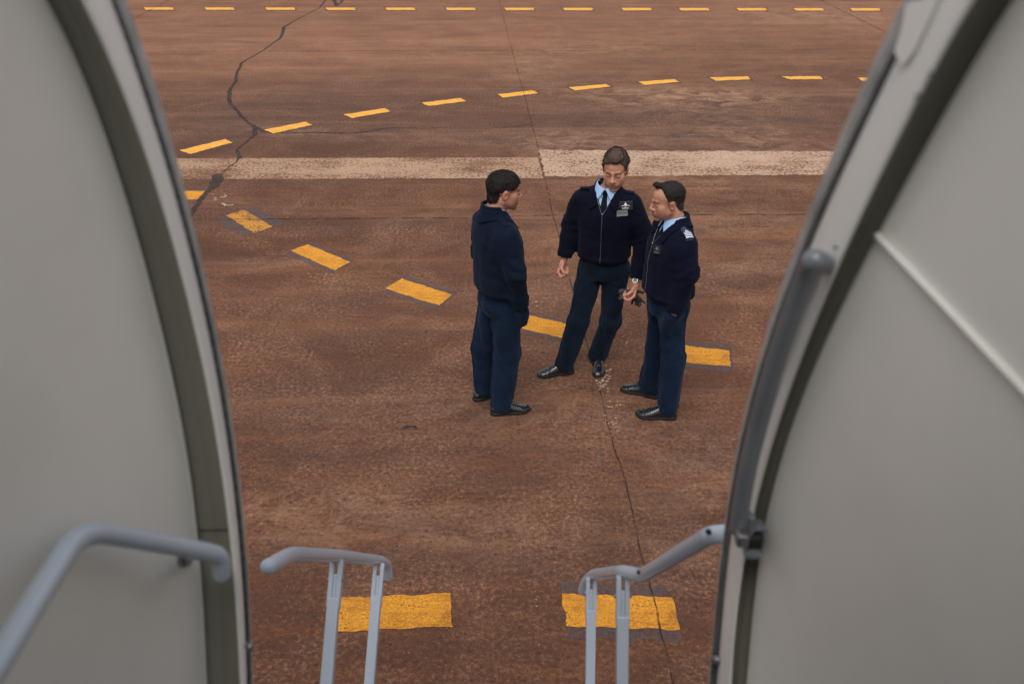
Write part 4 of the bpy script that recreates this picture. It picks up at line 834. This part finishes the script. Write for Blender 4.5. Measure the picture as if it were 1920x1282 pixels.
    for s_ in (-1, 1):
        e = []
        for z in np.linspace(m.zv, min(1.44 * k, m.zv + .10), 10):
            hw = max((z - m.zv) * m.vs + .0015, 0) + .004; p, n = march(m, base, (m.leanx(z / k) + s_ * hw, .5, z), (0, -1, 0)); e.append(p + n * .001)
        obj('zip_edge', tuple(tube(e, .0012, 8)) + (True,), 'steel', jk)
    return root
def setup(m, legs, T=None, seed=0, leanx=(0, 0), leany=(0, 0), zv=1.345, vs=.50, hs_=1.0, ar=1.0, lr=1.0, cu=0.0):
    m.T = T or BASE_T; m.seed = seed; m.ar = ar; m.lr = lr; m.cu = cu; m.zv = zv * m.k; m.vs = vs; m.hs = hs_; m.pockets = []
    m.leanx = lambda z: leanx[0] + (leanx[1] - leanx[0]) * np.clip((z - .9) / .6, 0, 1.2); m.leany = lambda z: leany[0] + (leany[1] - leany[0]) * np.clip((z - .9) / .6, 0, 1.2)
    k = m.k; J = m.J = {}
    for sd, s_ in (('R', 1), ('L', -1)):
        J['sh' + sd] = np.array([s_ * .172 + m.leanx(1.4), -.012 + m.leany(1.4), 1.392 * k]); J['hip' + sd] = np.array([s_ * .082 + m.leanx(.9), m.leany(.9) - .005, .89 * k])
        he, to, kn = legs[sd]; J['heel' + sd], J['toe' + sd] = m.gnd(*he), m.gnd(*to); f_ = unit(J['toe' + sd] - J['heel' + sd]); J['an' + sd] = J['heel' + sd] + f_ * .065 + np.array([0, 0, .085])
        g_ = (J['hip' + sd] + J['an' + sd]) / 2 + f_ * .035; J['kn' + sd] = m.pin(*kn, g_)
def headpose(m, px, py, guess, world_yaw, pitch, roll=0):
    hc = m.pin(px, py, guess); m.head = (hc, rotz(math.radians(world_yaw) - m.h) @ rotx(math.radians(pitch)) @ roty(math.radians(roll)))
def report(n, m):
    J = m.J; L_ = lambda a, b: np.linalg.norm(J[a] - J[b])
    print(n, {s_: [round(float(x), 3) for x in (L_('sh' + s_, 'el' + s_), L_('el' + s_, 'wr' + s_), L_('hip' + s_, 'kn' + s_), L_('kn' + s_, 'an' + s_), L_('heel' + s_, 'toe' + s_))] for s_ in 'RL'}, 'head', m.head[0].round(3), 'wr', J['wrR'].round(3), J['wrL'].round(3), 'kn', J['knR'].round(2), J['knL'].round(2))
# ---- left man, seen from behind
A = Man((-.075, 5.50), 25, 1.0)
setup(A, {'R': ((924, 776), (990, 769), (950, 662)), 'L': ((893, 750), (948, 733), (907, 650))}, seed=0, leanx=(0, 0), leany=(.0, -.03), hs_=1.02, ar=1.10, lr=1.02, zv=1.40, cu=.030, T=[(z, a * 1.06, b * 1.07, cy) for z, a, b, cy in BASE_T])
A.J['elR'] = A.pin(966, 512, (.255, -.07, 1.13)); A.J['wrR'] = A.pin(977, 575, (.19, .04, .93))
A.J['elL'] = np.array([-.26, -.03, 1.13]); A.J['wrL'] = np.array([-.18, .05, .93])
d_ = A.J['wrR'] - A.J['elR']; A.hands = {'R': hand_prims(A.J['wrR'], (-.38, .22, -.85), (-1, 0, 0), (.0, 1, .2), (15, 15, 10)), 'L': hand_prims(A.J['wrL'], (.38, .2, -.85), (1, 0, 0), (0, 1, .2), (15, 15, 10))}
A.pd = {'R': unit((-.38, .22, -.85)), 'L': unit((.38, .2, -.85))}; A.pockets = [(A.J['wr' + q] + pd_ * .045, A.J['wr' + q] + pd_ * .15, .052, .046) for q, pd_ in A.pd.items()]
headpose(A, 945, 358, (0, .0, 1.645), 14, -8); report('A', A)
build_man(A, 'dark haired person in navy jacket seen from behind, hands in pockets, left of the group', dict(skin='skinA', jacket='jacketA', trousers='trouserA', hair='hairA'),
    dict(th=.007, line=[(-.13, -.100), (-.07, -.100), (-.045, -.06), (-.035, -.02), (-.012, .015), (.012, .010), (.022, -.016), (.034, -.010), (.044, .022), (.058, .052), (.075, .070), (.1, .078)], comb=(.15, .8, -.35), n=9000, len=.026, lift=.14, lumps=[((0, -.050, -.045), (.060, .054, .058))]))
A.tab(1); A.tab(-1)
fl_ = lambda P: np.maximum(np.maximum(trousers(P, A) - .006, -(trousers(P, A) + .002)), rbox(P, (.085, -.12, .885), (.062, .08, .022), .004))
obj('pocket_flap', npmesh('pocket_flap', *nets(fl_, (.0, -.22, .85), (.17, -.03, .92), .0035)), 'trouserA', A.tr)
# ---- middle man, facing the camera
B = Man((.665, 6.03), -106, .985)
setup(B, {'R': ((1073, 698), (1010, 705), (1084, 602)), 'L': ((1120, 672), (1123, 710), (1145, 600))}, seed=3, T=[(z, a * (.95 if z < 1.2 else 1.0), b * (.96 if z < 1.2 else 1.0), cy) for z, a, b, cy in BASE_T], leanx=(.0, .0), leany=(.0, .02), zv=1.355, vs=.50, hs_=1.06, ar=1.08)
B.J['elR'] = B.pin(1073, 420, (.29, -.03, 1.16)); B.J['wrR'] = B.pin(1058, 483, (.315, .06, .92))
B.J['elL'] = B.pin(1209, 445, (-.285, -.01, 1.14)); B.J['wrL'] = B.pin(1194, 526, (-.27, .14, .90))
dR = B.J['wrR'] - B.J['elR']; dL = B.J['wrL'] - B.J['elL']
B.hands = {'R': hand_prims(B.J['wrR'] + unit(dR) * .012, unit(dR) + [.02, .05, 0], (-.75, .25, 0), (.35, .95, .1), (62, 88, 55), thumb='fist', s=1.05), 'L': hand_prims(B.J['wrL'] + unit(dL) * .012, unit(dL) + [.10, .05, -.1], (.85, .35, -.1), (-.35, .95, .15), (60, 70, 45), thumb='grip', s=1.08)}
headpose(B, 1154, 318, (.0, .045, 1.60), -106, -13, 0); report('B', B)
build_man(B, 'greying brown haired person looking down in dark zipped jacket, between the other two', dict(skin='skinB', jacket='jacketB', trousers='trouserB', hair='hairB'),
    dict(th=.008, line=[(-.13, -.06), (-.07, -.065), (-.045, -.05), (-.035, -.01), (-.012, .018), (.012, .014), (.022, -.004), (.034, .015), (.044, .048), (.058, .075), (.075, .088), (.1, .100)], comb=(-.1, .8, .5), n=9000, len=.030, lift=.38, mess=.22, rough=1.6, grey=True, lumps=[((-.008, .046, .110), (.046, .036, .020)), ((.0, .01, .120), (.048, .05, .016))]))
B.tab(1); B.tab(-1)
jb = lambda P: jacket(P, B)
def camhit(m, px, py, fn):
    o_ = m.Lc(CAM); r_ = m.R.T @ ray(px, py); dd = unit(r_); t0 = depth(m.W((0, 0, 1.3))) - .9; return march(m, fn, o_ + r_ * t0, dd)
p, n = camhit(B, 1173, 385.5, jb); n = unit(n + np.array([0, .5, 0])); up_ = np.array([.10, 0, 1.])
bd = plate(B, 'name_patch', p, n, up_, .098, .060, .003, 'badge', B.jk, .004); bevel(bd, .002, 2)
tri = [(-.5, -.32), (-.16, -.06), (-.04, .5), (.04, .5), (.16, -.06), (.5, -.32), (.5, -.40), (.16, -.22), (.09, -.5), (-.09, -.5), (-.16, -.22), (-.5, -.40)]
plate(B, 'wings_emblem', p, n, up_, .056, .030, .001, 'white', bd, .0074, 0, .008, tri)
plate(B, 'emblem_centre', p, n, up_, .020, .003, .001, 'badge', bd, .0086, 0, -.001)
for i, (x, w_) in enumerate(((-.019, .007), (-.010, .007), (-.001, .007), (.009, .007), (.018, .006))): plate(B, 'name_lettering', p, n, up_, w_, .0055, .0008, 'white', bd, .0074, x, -.017)
p2, n2 = camhit(B, 1166.5, 399, jb); n2 = unit(n2 + np.array([0, .5, 0]))
rb = plate(B, 'rank_tape', p2, n2, up_, .078, .046, .002, 'tie', B.jk, .004)
for y_, h_ in ((.016, .006), (.006, .006), (-.004, .006), (-.016, .011)): plate(B, 'stripe', p2, n2, up_, .076, h_, .0008, 'greytape', rb, .0064, 0, y_)
# wrist watch on his left wrist
wc = B.J['wrL'] + unit(dL) * .004; ax = unit(dL); x_ = unit(np.cross(ax, [0, 0, 1.])); y_ = np.cross(ax, x_)
fcam = unit(B.R.T @ (CAM - B.W(wc))); fc = unit(fcam - ax * fcam.dot(ax)); fc = unit(fc + .35 * np.cross(ax, fc))
ring = [wc + .0285 * (math.cos(a) * x_ + math.sin(a) * y_) for a in np.linspace(0, 6.283, 33)]
wt = obj('wristwatch', tuple(tube(ring, .0055, 8, cap='flat', sx=1)) + (True,), 'chrome', B.root)
obj('watch_case', tuple(tube([wc + fc * .026, wc + fc * .037], .020, 24, cap='flat')), 'chrome', wt); obj('dial', tuple(tube([wc + fc * .036, wc + fc * .0378], .0155, 24, cap='flat')), 'greytape', wt)
# flight gloves in his left fist
def wl(px, py, dd=0.0): return B.Lc(PD(px, py, depth(B.W(B.J['wrL'])) + .035 + dd))
go = B.W(wl(1184, 548)); Rg = B.R
def glove(name, pr, k, mt, label, extra=None):
    fn = lambda P: sd_prims(P, pr, k) + .0025 * (ridged(P, (70, 70, 70), 3) - .5) if extra is None else np.maximum(sd_prims(P, pr, k) + .0025 * (ridged(P, (70, 70, 70), 3) - .5), -extra(P))
    c = np.array([q[0] for q in pr] + [q[1] for q in pr]); v_, f_ = nets(fn, c.min(0) - .04, c.max(0) + .04, .003); v_ = (v_ @ Rg.T) + B.o - go
    o = obj(name, npmesh(name, v_, f_), mt); o.location = go; tag(o, label, 'glove', 'gloves held in the left hand of the middle man'); return o
cf = wl(1166, 556, -.01)
glove('glove', [(wl(1188, 549), wl(1176, 549, -.005), .022, .024), (wl(1176, 548, -.005), wl(1165, 547, -.01), .024, .022), (wl(1176, 556), wl(1165, 558, -.01), .022, .021), (wl(1188, 549), wl(1198, 561), .018, .014), (wl(1196, 546), wl(1205, 548), .012, .011), (wl(1196, 558), wl(1204, 564), .0095, .0075), (wl(1197, 560), wl(1201, 571), .0095, .0075), (wl(1198, 559), wl(1209, 568), .0095, .007)], .008, 'glove', 'grey glove with bunched cuff, upper one in the middle man\'s hand', lambda P: cap(P, cf + (cf - wl(1176, 552)) * .5, cf, .011, .010))
glove('glove', [(wl(1186, 556, .015), wl(1192, 562, .015), .015, .013), (wl(1188, 560, .012), wl(1184.5, 569, .012), .0095, .008), (wl(1192, 562, .012), wl(1193, 571, .012), .0095, .0085), (wl(1193, 563, .012), wl(1198, 574, .012), .0095, .008)], .005, 'glove_dark', 'black leather glove fingers hanging below the middle man\'s fist')
# ---- right man, facing left
D_ = Man((1.04, 5.50), 194, .962)
TC = [(z, a * 1.03, b * (1.05 if z < 1.3 else 1.0), cy) for z, a, b, cy in BASE_T]
setup(D_, {'L': ((1267, 784), (1193, 779), (1262, 668)), 'R': ((1232, 745), (1167, 730), (1232, 652))}, T=TC, seed=8, leanx=(0, 0), leany=(-.01, -.01), zv=1.35, vs=.46, hs_=.99, ar=1.08, lr=1.0)
D_.J['elL'] = D_.pin(1290, 512, (-.27, -.07, 1.12)); D_.J['wrL'] = D_.pin(1265, 586, (-.19, .02, .90))
D_.J['elR'] = np.array([.24, -.09, 1.10]); D_.J['wrR'] = np.array([.15, .0, .90])
D_.hands = {'L': hand_prims(D_.J['wrL'], (.32, .12, -.9), (1, 0, 0), (0, 1, .2), (25, 35, 25), s=.80), 'R': hand_prims(D_.J['wrR'], (-.42, .2, -.85), (-1, 0, 0), (0, 1, .2), (15, 15, 10))}
D_.pd = {'L': unit((.32, .12, -.9)), 'R': unit((-.42, .2, -.85))}; D_.pockets = [(D_.J['wr' + q] + pd_ * .045, D_.J['wr' + q] + pd_ * .15, .052, .046) for q, pd_ in D_.pd.items()]
headpose(D_, 1251, 378, (.0, .03, 1.575), 190, -8); report('C', D_)
build_man(D_, 'person with receding black hair, facing left, white striped shoulder board, right of the group', dict(skin='skinC', jacket='jacketC', trousers='trouserA', hair='hairC'),
    dict(th=.005, line=[(-.13, -.06), (-.07, -.068), (-.045, -.05), (-.035, -.01), (-.012, .012), (.008, .010), (.014, -.010), (.022, .012), (.030, .060), (.045, .098), (.065, .116), (.1, .130)], recede=.045, part=-.026, comb=(.5, -.7, .1), n=8000, len=.030, lift=.16, grey=True, lumps=[((.0, .062, .124), (.028, .022, .013)), ((0, -.050, -.035), (.058, .052, .052))]))
a, b, dr, nr, Ln, fn = D_.tab(-1, 'shoulder_board', 'epa', .014, .04, .062, 1.30); D_.tab(1, 'shoulder_board', 'epa', .014, .04, .062, 1.30)
def tophit(xy):
    return march(D_, fn2, (xy[0], xy[1], 1.75), (0, 0, -1))
bs = lambda P: smin(torso(P, D_), sleeves(P, D_), .045) - .014
fn2 = bs
sb = [o_ for o_ in D_.jk.children if o_.name.startswith('shoulder_board')][0]
def patch(name, us, vs_, mt, th_=.0015):
    V = []
    for u, v_ in zip(us, vs_): p, n = tophit(a + dr * u + nr * v_); V.append(p + n * th_)
    return obj(name, (V, [tuple(range(len(V)))]), mt, sb)
for i in range(4):
    u0 = Ln * .60 + i * Ln * .105
    V = []
    for vv in np.linspace(-.024, .024, 7):
        for uu in (u0, u0 + Ln * .055): p, n = tophit(a + dr * uu + nr * vv); V.append(p + n * .002)
    solid(obj('stripe', (V, [(2 * j, 2 * j + 1, 2 * j + 3, 2 * j + 2) for j in range(6)]), 'silver', sb), .001)
patch('emblem', [Ln * .34, Ln * .50, Ln * .54, Ln * .56, Ln * .54, Ln * .50], [0, -.011, -.015, 0, .015, .011], 'silver', .0025)
p, n = tophit(a + dr * Ln * .43); 
patch('emblem_centre', [Ln * .43, Ln * .47, Ln * .50, Ln * .47], [0, -.004, 0, .004], 'epa', .0045)
p, n = tophit(a + dr * Ln * .12); obj('button', tuple(tube([p, p + n * .004], .005, 12, cap='flat')), 'steel', sb)
jc = lambda P: jacket(P, D_)
p, n = camhit(D_, 1233, 468, jc); n = unit(n); bd = plate(D_, 'name_patch', p, n, (0.25, 0, 1), .072, .060, .003, 'badge', D_.jk, .003)
plate(D_, 'wings_emblem', p, n, (0.25, 0, 1), .036, .022, .001, 'greytape', bd, .0064, 0, .008, tri); plate(D_, 'name_lettering', p, n, (0.25, 0, 1), .04, .004, .001, 'greytape', bd, .0064, 0, -.018)
